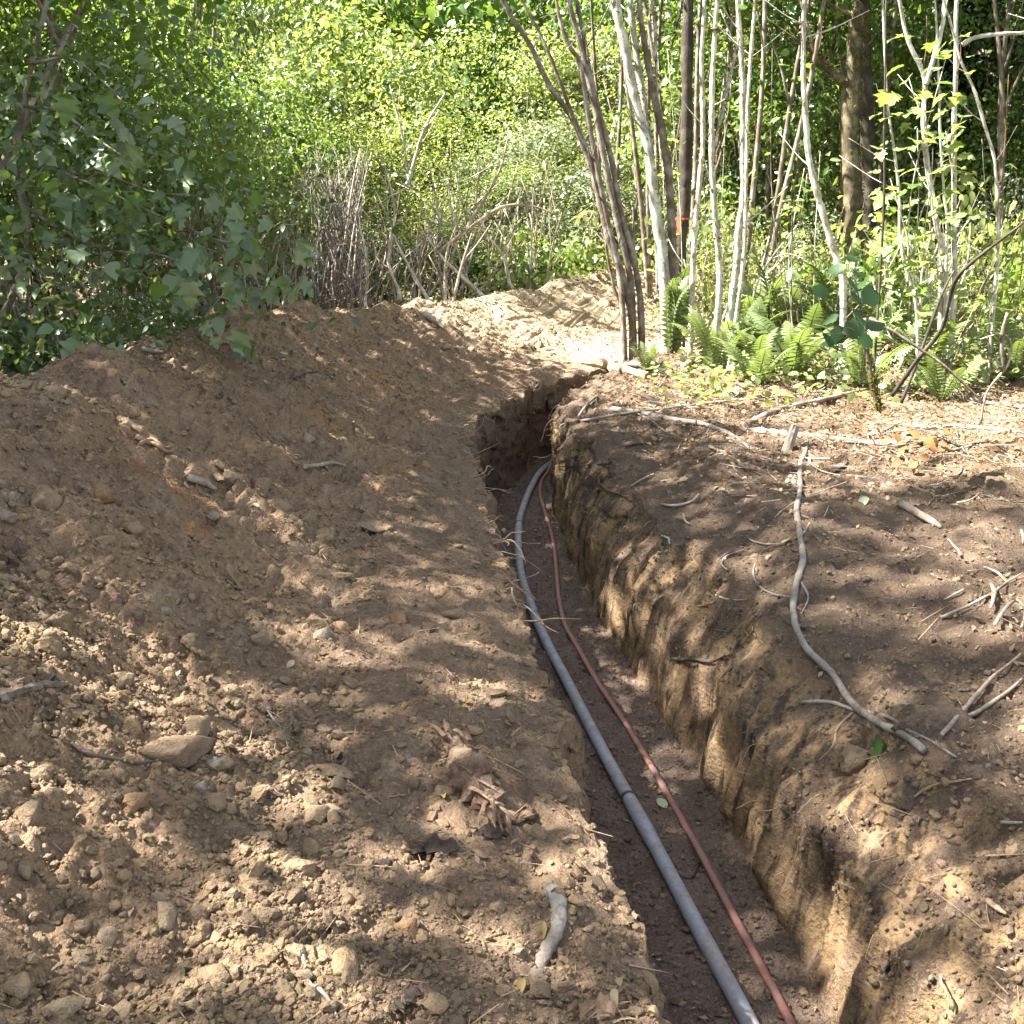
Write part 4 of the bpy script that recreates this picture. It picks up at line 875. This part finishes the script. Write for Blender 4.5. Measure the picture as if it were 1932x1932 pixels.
# ------------------------------------------------------------------ stems on the right, drawn one by one
def up_extend(pts, extra):
    a, b = pts[-2], pts[-1]; d = (b - a).normalized(); out = list(pts)
    for k in range(1, 4): out.append(b + (d * .8 + Vector((random.uniform(-.12, .12), random.uniform(-.12, .12), .25))) * extra * k / 3)
    return out
def stem_curve(pix, y, extra, dy=.0):
    pts = [P(px, py, y + dy * i / len(pix)) for i, (px, py) in enumerate(pix)]
    z0 = ground(pts[0].x, pts[0].y)
    if abs(pts[0].z - z0) < 1.2: pts[0].z = z0 - .04
    return up_extend(pts, extra)
def moss_on(mb, c, r, n, rs, size=.03):
    n *= 3
    i = rs.integers(0, max(1, int(len(c) * .75)), n); k = rs.normal(size=(n, 3)); k /= np.linalg.norm(k, axis=1)[:, None]
    cl = np.abs(np.sin(i * .9 + rs.random())) > .45; i, k = i[cl], k[cl]; n = len(i)
    pos = c[i] + (c[np.minimum(i + 1, len(c) - 1)] - c[i]) * rs.random((n, 1)) + k * r * 1.05 * [1, 1, .3] + [r * .35, 0, 0]
    M = rotmats(rs.normal(size=(n, 3)), rs.random(n) * 6.28); scatter(mb, DIA[0], DIA[1], pos, size * rs.uniform(.6, 1.6, n), M, rs.random(n))
def clump(name, label, y, stems, mat, cat='tree', group=None, crown=0, moss=0, extra=3.0, lm=None, seed=1, lsize=.09):
    base = P(*stems[0][0][0], y); base.z = ground(base.x, base.y)
    t = thing(name, label, cat, base, group); rs = np.random.default_rng(seed); tops = []; mm = MB(); nm = 'stem' if len(stems) > 1 else 'trunk'
    for k, (pix, w, *opt) in enumerate(stems):
        m = opt[0] if opt else mat; ex = opt[1] if len(opt) > 1 else extra
        pts = stem_curve(pix, y + rs.uniform(-.15, .15), ex)
        c = catmull(pts, 5); r = w * .5 / FPX * y * 1.02
        mb = MB(); tube(mb, c, [r * 1.15, r, r * .85, r * .6, r * .3], 9, jit=.09); mb.obj(nm, m, t, origin=base)
        if moss: moss_on(mm, c - np.array(base), r, moss, rs)
        if ex > .5: tops.append(c[-14:])
        # side twigs
        if w > 5:
            for _ in range(5):
                tw = MB()
                i = rs.integers(len(c) // 4, len(c) - 2); d = (c[i + 1] - c[i]); d /= np.linalg.norm(d); d = d * .7 + rs.normal(size=3) * [.7, .5, .3]
                tube(tw, catmull([c[i], c[i] + d * .15, c[i] + d * .35 + [0, 0, .05]], 3), [r * .28, r * .1], 4)
                tw.obj('twig', m, t, origin=base)
    if moss: mm.obj('moss', M_moss, t)['kind'] = 'stuff'
    if crown and tops:
        mb = MB(); T_ = np.concatenate(tops); i = rs.integers(len(T_), size=crown); 
        leaf_cloud(mb, OVAL, T_[i] - np.array(base) + rs.normal(size=(crown, 3)) * [.55, .55, .4], lsize, rs); mb.obj('crown', lm or M_leaf, t)
    return t
clump('hazel_tree', 'clump of thin brown stems leaning left above the end of the trench', 11.2, [
    ([(1198, 655), (1193, 612), (1176, 527), (1152, 459), (1135, 391), (1118, 323), (1101, 272), (1077, 218), (1036, 160), (1002, 88), (948, 0)], 13),
    ([(1190, 650), (1172, 545), (1148, 425), (1128, 326), (1108, 211), (1094, 122), (1070, 78), (1050, 3)], 10),
    ([(1205, 655), (1192, 560), (1170, 440), (1140, 300), (1120, 190), (1094, 78), (1074, 0)], 12),
    ([(1214, 650), (1210, 595), (1196, 493), (1176, 418), (1165, 367), (1155, 306), (1131, 211), (1114, 143), (1100, 60), (1088, 0)], 11),
    ([(1182, 640), (1176, 612), (1158, 540), (1145, 476)], 6, M_bark_brown, .3),
    ([(1118, 323), (1070, 190), (1026, 78), (985, 0)], 6),
    ([(1222, 640), (1205, 545), (1196, 470)], 7, M_bark_brown, .4)], M_bark_brown, crown=160, seed=2)
clump('alder_tree', 'pale grey trunk forking into three with moss patches', 11.6, [
    ([(1266, 640), (1254, 530), (1247, 459), (1233, 367), (1223, 282), (1199, 190), (1182, 102), (1162, 0)], 20, M_bark_pale),
    ([(1226, 290), (1218, 220), (1210, 163), (1199, 85), (1189, 0)], 13, M_bark_pale),
    ([(1275, 640), (1270, 540), (1267, 425), (1261, 323), (1250, 255), (1233, 177), (1220, 102), (1206, 0)], 15, M_bark_brown),
    ([(1258, 330), (1246, 240), (1238, 160), (1236, 60), (1230, 0)], 8, M_bark_pale)], M_bark_pale, crown=160, moss=160, seed=3)
dk = clump('tree', 'dark straight trunk with a red tape mark behind the pale stems', 12.6, [([(1280, 640), (1282, 476), (1292, 374), (1295, 204), (1299, 0)], 23)], M_bark_dark, crown=120, seed=4)
c0 = P(1288, 428, 12.6); mb = MB(); rr = .086
for z0, w in ((0, .03), (.09, .020)):
    a = np.linspace(0, 6.283, 17); ring = np.stack([np.cos(a) * rr, np.sin(a) * rr, 0 * a], 1)
    Vv = np.concatenate([ring + [0, 0, z0 - w / 2], ring + [0, 0, z0 + w / 2]]) if z0 else None
    if Vv is not None: mb.add(Vv + np.array(c0), np.array([[i, i + 1, 17 + i + 1, 17 + i] for i in range(16)]))
s_ = np.array([[-rr * .9, -.05, .11], [-rr * .55, -.08, .11], [-rr * .45, -.085, -.07], [-rr * .8, -.06, -.08]]) + np.array(c0); mb.add(s_, np.array([[0, 1, 2, 3]]))
o = mb.obj('flagging_tape', M_tape, smooth=False, origin=c0); o.location = c0; tag(o, 'bright red flagging tape tied round the dark trunk', 'tape')
clump('sapling', 'cluster of white sunlit saplings with clumps of yellow moss', 10.4, [
    ([(1304, 640), (1306, 544), (1311, 442), (1317, 374), (1326, 272), (1326, 190), (1324, 102), (1329, 0)], 10),
    ([(1346, 650), (1358, 544), (1355, 476), (1348, 391), (1343, 306), (1343, 221), (1345, 136), (1353, 0)], 11),
    ([(1366, 640), (1384, 544), (1390, 493), (1392, 442), (1402, 374), (1402, 272), (1401, 170), (1397, 85), (1392, 0)], 13),
    ([(1378, 620), (1401, 510), (1406, 425), (1409, 272), (1412, 180), (1420, 60), (1424, 0)], 7),
    ([(1346, 290), (1353, 252), (1367, 190), (1384, 116), (1396, 40), (1402, 0)], 6)], M_bark_pale, crown=180, moss=170, seed=5)
clump('sapling', 'single white sapling bowing to the left behind the broad leaved seedling', 10.0, [
    ([(1600, 580), (1591, 537), (1581, 500), (1567, 452), (1554, 408), (1540, 357), (1525, 289), (1520, 221), (1516, 153), (1516, 85), (1518, 0)], 12)], M_bark_pale, crown=250, moss=60, seed=6)
clump('tree', 'thick mossy broken trunk in the middle of the right hand wood', 13.0, [
    ([(1612, 560), (1608, 425), (1605, 340), (1601, 255), (1605, 170), (1612, 85), (1616, 40)], 34, M_bark_moss, .2),
    ([(1600, 190), (1595, 160), (1570, 135), (1544, 112), (1530, 92)], 16, M_bark_moss, .1)], M_bark_moss, moss=600, seed=7)
clump('tree', 'dark trunk rising close behind the mossy broken trunk', 13.8, [([(1632, 560), (1640, 400), (1634, 200), (1630, 0)], 26)], M_bark_dark, crown=250, seed=8)
clump('vine_maple', 'forked pale stems among bright leaves near the right edge', 9.4, [
    ([(1782, 620), (1778, 493), (1768, 432), (1758, 367), (1748, 299), (1742, 221), (1744, 146), (1714, 78), (1697, 0)], 10),
    ([(1746, 160), (1751, 146), (1775, 61), (1782, 0)], 8),
    ([(1800, 620), (1800, 544), (1800, 442), (1800, 340), (1800, 238), (1804, 102), (1805, 0)], 10),
    ([(1790, 600), (1787, 442), (1782, 374), (1775, 272), (1770, 136), (1764, 0)], 5),
    ([(1738, 640), (1731, 595), (1710, 510), (1698, 442), (1697, 374), (1690, 306), (1680, 238), (1672, 160)], 6)], M_bark_pale, crown=200, seed=9)
clump('sapling', 'slender zigzag sapling against the dark gap at the right', 9.2, [
    ([(1876, 620), (1877, 558), (1882, 470), (1882, 408), (1877, 306), (1860, 245), (1839, 173), (1812, 112), (1792, 37), (1780, 0)], 6)], M_bark_pale, crown=150, seed=10)
clump('branch', 'arching white branch entering at the upper right edge', 9.6, [([(1816, 84), (1832, 74), (1853, 68), (1890, 64), (1935, 61)], 7, M_bark_pale, .6)], M_bark_pale, cat='branch', seed=11)
for k, (a, b) in enumerate([((1882, 400), (1903, 140)), ((1742, 130), (1748, 30)), ((1893, 310), (1896, 225)), ((1806, 140), (1812, 60)), ((1545, 95), (1548, 30))]):
    p0, p1 = P(*a, 9.3), P(*b, 9.3); mb = MB(); tube(mb, catmull([p0, (p0 + p1) / 2 + Vector((.015, 0, 0)), p1], 5), [.0045, .0025], 5); o = mb.obj('shoot', M_shoot, origin=p0); o.location = p0
    tag(o, ['longest thin red shoot, against the dark gap at the right', 'thin red shoot above the forked pale stems', 'shortest red shoot, beside the longest one', 'thin red shoot beside the straight pale stem', 'thin red shoot above the bowed white sapling'][k], 'shoot')
clump('sapling', 'thin black upright stem behind the broad leaved seedling', 8.8, [([(1664, 560), (1667, 400), (1668, 250), (1671, 102), (1672, 0)], 4)], M_bark_dark, seed=12)
# front twigs at the right
def free_branch(pix, y, w, mat, label, name='branch', moss=0, y2=None):
    n_ = len(pix); pts = [P(px, py, y + ((y2 or y) - y) * i / (n_ - 1)) for i, (px, py) in enumerate(pix)]; c = catmull(pts, 5); r = w * .5 / FPX * y
    mb = MB(); tube(mb, c, [r * 1.1, r, r * .6], 7, jit=.08); o = mb.obj(name, mat, origin=c[0]); o.location = c[0]; tag(o, label, name.replace('_', ' '))
    if moss:
        mm = MB(); moss_on(mm, c - c[0], r, moss, np.random.default_rng(w), .022); mm.obj('moss', M_moss, o)['kind'] = 'stuff'
    return o
free_branch([(1683, 747), (1730, 680), (1778, 618), (1800, 535), (1840, 490), (1932, 420)], 6.6, 8, M_bark_dark, 'dark bare branch slanting up to the right edge', y2=6.0)
free_branch([(1700, 761), (1728, 690), (1754, 618), (1775, 560), (1800, 510)], 6.7, 6, M_bark_dark, 'thinner dark branch crossing just behind the slanting one')
free_branch([(1640, 600), (1676, 620), (1730, 655), (1785, 693), (1853, 757)], 6.4, 6, M_bark_brown, 'brown branch sloping down right from the seedling', y2=6.2)
free_branch([(1659, 774), (1650, 740), (1642, 703), (1634, 650), (1632, 600)], 6.5, 10, M_bark_moss, 'upright stem hung with yellow moss below the broad leaved seedling', 'mossy_stem', 220)
free_branch([(1893, 700), (1890, 640), (1900, 590)], 6.2, 8, M_bark_brown, 'short upright twig at the right edge', 'twig')
free_branch([(1850, 800), (1862, 740), (1900, 690), (1908, 650), (1890, 630), (1850, 640)], 6.2, 4, M_stick, 'thin curling vine at the right edge', 'vine')

# ---- broad leaved seedling and other plants with leaves one can pick out
def leaf_obj_mesh(tpl, name='leaf'):
    mb = MB(); mb.add(tpl[0], tpl[1], .5); return mb.mesh(name)
LM = {k: leaf_obj_mesh(v) for k, v in (('maple', MAPLE), ('round', ROUND), ('oval', OVAL), ('point', POINT), ('curl', CURL))}
for me in LM.values(): me.materials.append(None)
def add_leaf(parent, kind, pos, size, nrm, spin, mat, name='leaf'):
    o = bpy.data.objects.new(name, LM[kind]); COL.objects.link(o)
    M = rotmats(np.array([nrm], float), np.array([spin]))[0]
    o.matrix_local = Matrix.Translation(pos) @ Matrix(M.tolist()).to_4x4() @ Matrix.Scale(size, 4)
    if parent is not None: o.parent = parent
    o.material_slots[0].link = 'OBJECT'; o.material_slots[0].material = mat; return o
base = P(1634, 610, 5.6); sd = thing('seedling', 'young seedling with broad blue green leaves in front of the sunlit ferns', 'seedling', base)
mb = MB(); tube(mb, catmull([P(1628, 720, 5.9) - base, P(1632, 650, 5.8) - base, P(1620, 560, 5.6) - base, P(1605, 500, 5.6) - base], 5), [.006, .003], 5); mb.obj('stem', M_bark_brown, sd)
rs = np.random.default_rng(21)
for px, py, w in [(1560, 545, 44), (1585, 500, 40), (1610, 490, 46), (1632, 505, 46), (1650, 527, 50), (1645, 560, 42), (1605, 535, 50), (1575, 565, 38), (1555, 610, 46), (1580, 585, 40), (1612, 575, 54), (1635, 595, 56), (1650, 605, 50), (1590, 620, 44), (1570, 640, 34), (1620, 620, 40), (1600, 515, 40), (1640, 545, 40), (1603, 478, 36), (1625, 470, 30), (1583, 660, 26), (1560, 690, 26), (1590, 600, 44)]:
    b_ = P(1604 + (py - 500) * .16, py + 30, 5.65) - base; e_ = P(px, py + w * .4, 5.6) - base; mb = MB(); tube(mb, catmull([b_, (b_ + e_) / 2 + Vector((0, 0, .012)), e_], 3), [.0022, .0014], 4); mb.obj('petiole', M_bark_brown, sd)
    add_leaf(sd, 'round', P(px, py + w * .4, 5.6 + rs.uniform(-.18, .18)) - base, w / FPX * 5.6 * .80, (rs.normal() * .6, -.5 + rs.normal() * .5, .8), rs.uniform(0, 6.28), M_salal)
for k_, (xa, xb, ya, yb, yy, n_, lb_) in enumerate([(1440, 1660, 20, 420, 10.6, 110, 'airy spray of small lit leaves left of the bright lobed ones'), (1230, 1440, 60, 470, 12.2, 70, 'sparse spray of lit leaves behind the white saplings'), (1820, 1932, 250, 640, 9.4, 60, 'leafy shoots against the dark gap at the right edge')]):
    t = thing('maple_seedling', lb_, 'plant', g(P((xa + xb) / 2, 600, yy).x, yy)); b0 = t.location.copy(); tips = []
    for j in range(9):
        e = P(rs.uniform(xa, xb), rs.uniform(ya, yb), yy + rs.uniform(-.4, .4)) - b0; s0 = Vector((e.x * .6 + rs.normal() * .1, rs.normal() * .1, -.02)); c = catmull([s0, (s0 + e) / 2 + Vector((rs.normal() * .12, rs.normal() * .12, .1)), e], 6)
        mb = MB(); tube(mb, c, [.006, .0025], 4); mb.obj('stem', M_bark_pale if j % 2 else M_bark_brown, t); tips.append(c[4:])
    tips = np.concatenate(tips)
    for j in range(n_):
        p = tips[rs.integers(len(tips))] + rs.normal(size=3) * [.12, .12, .07]
        add_leaf(t, ['maple', 'oval', 'point'][rs.integers(3)], Vector(p), rs.uniform(.05, .12), (rs.normal() * .4 - .2, rs.normal() * .4 - .1, 1), rs.uniform(0, 6.28), [M_leaf_light, M_leaf_yellow, M_leaf][rs.integers(3)])
bm_ = thing('maple_seedling', 'spray of bright lobed leaves lit between the forked pale stems', 'plant', g(3.6, 8.9)); base = bm_.location.copy()
for k in range(170):
    px, py = rs.uniform(1655, 1830), rs.uniform(60, 620)
    if py > 420 and rs.random() < .55: px = rs.uniform(1600, 1760)
    add_leaf(bm_, 'maple', P(px, py, 9.0 + rs.uniform(-.5, .5)) - base, rs.uniform(.06, .15), (rs.normal() * .35 - .2, rs.normal() * .35 - .15, 1), rs.uniform(0, 6.28), M_leaf_light if rs.random() < .8 else M_leaf)
mb = MB()
for k in range(7):
    a, b = P(rs.uniform(1690, 1800), 600, 9), P(rs.uniform(1660, 1830), rs.uniform(80, 350), 9); tube(mb, catmull([a - base, (a + b) / 2 - base + Vector((rs.normal() * .1, 0, 0)), b - base], 4), [.006, .003], 4)
mb.obj('stem', M_bark_pale, bm_)

# ---- big leaved maple on the left
mp_base = g(-3.9, 6.6); mp = thing('maple_tree', 'maple with broad pale green leaves hanging over the heap at the left', 'tree', mp_base); mb_ = np.array(mp_base)
rs = np.random.default_rng(33); Q = []
branches = [[(40, 520), (30, 300), (60, 120), (90, 0)], [(30, 300), (130, 330), (230, 375), (330, 420), (420, 455), (480, 450)], [(40, 200), (110, 210), (180, 260), (240, 300)], [(60, 120), (130, 110), (190, 150), (230, 190)],
            [(35, 380), (110, 430), (200, 470), (300, 480), (370, 510)], [(130, 330), (200, 330), (280, 360), (370, 370)], [(420, 455), (455, 500), (465, 560)], [(300, 440), (400, 430), (455, 400)], [(40, 450), (80, 520), (150, 560)]]
for k, b in enumerate(branches):
    y0 = 6.6; pts = [np.array(P(px, py, y0 - (.8 * i / len(b) if k else 0) + rs.uniform(-.1, .1))) for i, (px, py) in enumerate(b)]
    if k == 0: pts.insert(0, mb_ + [0, 0, -.05])
    c = catmull(pts, 6); m = MB(); s = .028 if k == 0 else .010; tube(m, c - mb_, [s, s * .4], 6, jit=.05); m.obj('trunk' if k == 0 else 'branch', M_bark_brown, mp); Q.append(c)
allc = np.concatenate(Q[1:]); nl = 0
def leaf_place(n):
    i = rs.integers(len(allc), size=n); e = rs.normal(size=(n, 3)) * [.17, .28, .15]; e[:, 2] -= np.abs(rs.normal(size=n)) * .13; return allc[i] + e
for p in leaf_place(270):
    if rs.random() < .5: nrm = (rs.normal() * .5, -.8 + rs.normal() * .3, .55)
    else: nrm = (rs.normal() * .45 - .3, rs.normal() * .45, 1)
    add_leaf(mp, 'maple' if rs.random() < .75 else 'point', Vector(p - mb_), rs.uniform(.06, .14), nrm, rs.uniform(1.8, 4.5), M_leaf_maple if rs.random() < .75 else (M_leaf if rs.random() < .5 else M_leaf_light))
m = MB(); n = 2500; i = rs.integers(len(allc), size=n); pos = allc[i] + rs.normal(size=(n, 3)) * [.40, .55, .40] + [-.25, .3, .05]; leaf_cloud(m, POINT, pos - mb_, .06, rs, up=.7, spread=.8)
m.obj('crown', M_leaf_dark, mp)['kind'] = 'stuff'
for k, (x, y, s) in enumerate([(-3.9, 5.6, 1.0), (-3.5, 7.6, 1.1), (-4.4, 7.4, 1.3), (-3.4, 8.7, 1.0), (-3.1, 9.6, .9), (-5.0, 6.4, 1.4), (-2.9, 8.2, .7), (-3.4, 6.5, .8)]):
    plant('low_bush', PR_LOW[k % 2], g(x, y), s, s * 1.2, pr.uniform(0, 6.28), M_leaf_dark, M_bark_brown, ['nearest', 'seventh', 'fifth', 'farthest but one', 'farthest', 'second', 'sixth', 'third'][k] + ' low shaded bush behind the ridge on the left', 'bush', 'low bushes behind the ridge')

row('bush', PR_LOW, [(2.5, 13.4, 1.1, 1.9), (3.3, 12.9, 1.2, 2.2), (4.0, 11.9, 1.0, 1.6), (4.7, 12.4, 1.3, 2.2), (4.9, 9.8, .8, 1.1), (5.6, 10.8, 1.2, 2.2)], [M_leaf_light, M_leaf_yellow, M_leaf], M_stick, 'leafy sprig clump in the sunlit clearing', 'bush', 'sprigs in the sunlit clearing')
for k, (x, y, s) in enumerate([(2.4, 11.6, .9), (3.2, 11.0, .8), (4.0, 10.6, .9), (4.8, 11.2, 1.0), (5.2, 8.8, .9), (3.0, 13.0, 1.1)]):
    dead_shrub(k % 2, x, y, s, pr.uniform(0, 6.28), ORD[k] + ' tangle of bare twigs among the saplings of the clearing', M_stick if k % 2 else M_bark_pale, 'bare tangles in the clearing')
# ---- ferns
def frond_mesh(seed, L=.75, n=24):
    r = np.random.default_rng(seed); mb = MB(); t = np.linspace(0, 1, n); z = .62 * np.sin(t * 1.9) * L; x = t * L * .85
    c = np.stack([x, 0 * t, z], 1); tube(mb, c[::3], [.006, .002], 4, tint=.2)
    for s in (-1, 1):
        w = .17 * L * np.sin(np.clip(t * 1.05 + .10, 0, 1) * np.pi) ** .7 * (1.1 - .5 * t)
        i = np.arange(2, n - 1); d = np.gradient(c, axis=0)[i]; d /= np.linalg.norm(d, axis=1)[:, None]
        side = np.stack([0 * i, s * np.ones(len(i)), -.18 + 0 * i], 1); ax = side + d * .35
        tip = c[i] + ax * w[i, None]; hw = d * (.010 + .006 * L)
        V_ = np.stack([c[i] - hw, c[i] + ax * w[i, None] * .5 - hw * .9 + [0, 0, .004], tip, c[i] + ax * w[i, None] * .5 + hw * .9 + [0, 0, .004], c[i] + hw], 1)
        k = np.arange(len(i))[:, None] * 5; F = [k + [0, 1, 3, 4], k + [1, 2, 3]]
        mb.add(V_.reshape(-1, 3), [np.asarray(F[0]), np.asarray(F[1])], np.repeat(r.random(len(i)), 5))
    return mb.mesh('frond')
FR = [frond_mesh(s) for s in (1, 2, 3)]
for me in FR: me.materials.append(M_fern)
def fern(x, y, s, n, label, up=0.):
    t = thing('fern', label, 'fern', (x, y, ground(x, y) - .02))
    for k in range(n):
        o = bpy.data.objects.new('frond', FR[k % 3]); COL.objects.link(o); o.parent = t; a = k / n * 6.283 + pr.uniform(-.25, .25)
        sc_ = s * .86 * pr.uniform(.6, 1.15); o.scale = (sc_, sc_ * pr.uniform(.8, 1.1), sc_); o.rotation_euler = (pr.uniform(-.35, .35), -up - pr.uniform(-.15, .3), a)
for x, y, s, n, lb, up in [
    (1.62, 10.7, 1.35, 15, 'tall upright sword fern at the foot of the dark trunk', .65), (1.32, 10.3, .55, 10, 'small green fern beside the broken reddish log', .2),
    (2.55, 9.5, 1.25, 17, 'large sunlit fern between the white saplings and the seedling', .15), (2.15, 9.2, .9, 13, 'sunlit fern in front of the white saplings', .1),
    (3.0, 9.0, 1.0, 14, 'sunlit fern low beside the seedling', .1), (3.35, 10.6, 1.6, 16, 'yellow green fern at the foot of the mossy trunk', .4),
    (3.75, 9.5, 1.2, 14, 'fern under the bright lobed leaves', .2), (2.7, 11.2, 1.7, 16, 'tall fern at the back of the sunlit clearing', .45), (3.1, 11.0, 1.6, 15, 'tall fern behind the bowed white sapling', .5),
    (1.95, 10.0, 1.0, 13, 'fern among the stems of the white saplings', .25), (4.4, 9.2, 1.1, 13, 'fern in the shade at the right edge', .2), (.35, 15.6, .9, 10, 'small fern in front of the thicket at the top of the mound', .3), (4.0, 10.3, 1.4, 14, 'fern behind the forked pale stems', .35),
    (2.3, 10.5, 1.3, 14, 'fern right behind the white saplings', .3), (3.5, 8.5, .8, 12, 'low fern right of the seedling nearest to the litter', .05)]:
    fern(x, y, s, n, lb, up=up)
# low green ground cover on the sunlit floor
X_, Y_ = V[..., 0], V[..., 1]
gw = sstep(9.9, 10.2, SF) * INF * sstep(7.2, 8.4, Y_ - X_ * .25) * (Y_ < 16) * np.clip(.5 + noise(X_ * 1.2, Y_ * 1.2, 0 * X_, 41) * 1.8, .05, 1)
q, nn, _ = sample(2600, gw * (SF < 11.6), rng); q[:, 2] += np.abs(rng.normal(size=len(q))) * .13
mb = MB(); leaf_cloud(mb, OVAL, q, .075, rng, up=1., spread=.6); mb.obj('ground_cover', M_leaf_light)['kind'] = 'stuff'
# leaf litter and twigs
lw = np.clip(sstep(9.3, 10.1, SF), 0, 1) * (.05 + sstep(5.0, 7.5, DEP)) * INF * (Y_ < 18) * yw(1.0)
q, nn, _ = sample(20000, lw, rng); q[:, 2] += .006 + rng.random(len(q)) * .015
mb = MB(); leaf_cloud(mb, POINT, q[:8000], .036, rng, up=1.0, spread=.9); leaf_cloud(mb, DIA, q[8000:], .022, rng, up=1.0, spread=.9); mb.obj('leaf_litter', M_dead)['kind'] = 'stuff'
def twig_stuff(name, n, w, L, r0, mat, lift=.01):
    q, nn, _ = sample(n, w, rng); a = rng.random(n) * 6.28; d = np.stack([np.cos(a), np.sin(a), rng.normal(size=n) * .12], 1); d -= nn * (d * nn).sum(1)[:, None] * .9
    l = L * rng.uniform(.4, 1.6, n); tv, tf = [], []
    a3 = np.array([0, 2.1, 4.2]); c = np.stack([np.cos(a3), 0 * a3, np.sin(a3)], 1); t3 = np.concatenate([c, c * .8 + [.6, .5, .4], c * .4 + [0, 1, 0]])
    T = t3 * 1.; F = np.array([[i + 3 * j, (i + 1) % 3 + 3 * j, (i + 1) % 3 + 3 * j + 3, i + 3 * j + 3] for j in (0, 1) for i in range(3)])
    z = nn; x = np.cross(d, z); M = np.stack([x, d, z], 2); S3 = np.stack([np.full(n, r0), l, np.full(n, r0)], 1) * rng.uniform(.6, 1.5, (n, 1))
    T[:, [0, 2]] *= 1; mb = MB(); scatter(mb, T, F, q + nn * lift, S3, M, rng.random(n)); mb.obj(name, mat)['kind'] = 'stuff'
twig_stuff('twig_litter', 4600, lw * (.25 + .75 * sstep(4, 6, DEP)), .11, .0026, M_stick)
twig_stuff('root_fibre', 700, (platw + .4 * heapw) * INF * yw(1.3), .07, .0018, M_root, .006)
twig_stuff('root_hair', 450, (bankw + sstep(7.1, 7.6, SF) * (1 - sstep(8.6, 9, SF))) * INF * yw(1.4), .09, .0018, M_root, .006)
lw2 = (platw * .6 + heapw * .5 + bankw * .9 + FLO * 1.8) * INF * yw(1.4)
q, nn, _ = sample(800, lw2, rng); q += nn * .006
mb = MB(); leaf_cloud(mb, DIA, q, .026, rng, up=1.5, spread=.5); mb.obj('leaf_scraps', M_dead)['kind'] = 'stuff'

# single leaves one can point to
def lone(px, py, w, kind, mat, label, cat='leaf', nrm=None, lift=.01, spin=None):
    p, n = hit(px, py); s = wpx(px, py, w) * 2; nn_ = np.array(n) + np.array([random.uniform(-.3, .3), random.uniform(-.4, 0), .2])
    o = add_leaf(None, kind, p + n * (lift + s * .12), s, nrm or nn_, random.uniform(0, 6.28) if spin is None else spin, mat); return tag(o, label, cat)
lone(1026, 1745, 36, 'curl', M_yellow_leaf, 'curled yellow orange leaf beside the flat grey stick')
lone(985, 1858, 40, 'curl', M_yellow_leaf, 'yellow green dry leaf near the bottom by the trench')
lone(1240, 1512, 28, 'oval', M_pale_leaf, 'pale green leaf on the trench floor between pipe and duct')
lone(1482, 1030, 26, 'oval', M_pale_leaf, 'pale green leaf left of the long branch')
lone(1635, 945, 40, 'curl', M_pale_leaf, 'long pale leaf on the right bank below the orange leaves')
lone(1675, 1410, 44, 'round', M_salal, 'single fresh green leaf at the end of the long branch')
lone(485, 962, 16, 'oval', M_pale_leaf, 'small light green leaf at the edge of the heap')
lone(612, 1535, 34, 'point', M_cream_leaf, 'upright beige leaf fragment on the bank')
lone(1160, 1895, 40, 'curl', M_cream_leaf, 'cream dry leaf curling up at the bottom edge', lift=.03)
lone(1190, 1895, 44, 'curl', M_cream_leaf, 'narrow cream dry leaf beside the curling one', lift=.04)
lone(556, 1250, 20, 'oval', M_cream_leaf, 'small tan leaf in the sunny patch of the bank')
lone(890, 1330, 14, 'oval', M_orange_leaf, 'tiny red leaf on the smooth bank')
lone(840, 1515, 30, 'curl', M_yellow_leaf, 'yellow strip of leaf beside the rotten root chunk')
lone(1452, 1052, 18, 'point', M_dead, 'brown leaf left of the pale green leaf')
dl = thing('dead_spray', 'spray of curled orange dead leaves on the right bank', 'dead leaves', hit(1740, 850)[0]); base = dl.location.copy()
mb = MB(); tube(mb, catmull([hit(1660, 850)[0] - base + Vector((0, 0, .02)), hit(1720, 850)[0] - base + Vector((0, 0, .05)), hit(1790, 835)[0] - base + Vector((0, 0, .05))], 5), [.006, .003], 5); mb.obj('twig', M_bark_brown, dl)
rs = np.random.default_rng(4)
for px, py in [(1660, 840), (1672, 852), (1690, 838), (1702, 836), (1745, 848), (1735, 842), (1760, 868), (1775, 850), (1782, 842), (1750, 880), (1718, 890), (1695, 870), (1650, 862), (1730, 900), (1775, 890), (1708, 850), (1765, 838), (1690, 905)]:
    p, n = hit(px, py); add_leaf(dl, 'point', p - base + Vector((0, 0, rs.uniform(.02, .08))), rs.uniform(.05, .09), (rs.normal() * .7, -.6, .6), rs.uniform(0, 6.28), M_orange_leaf)
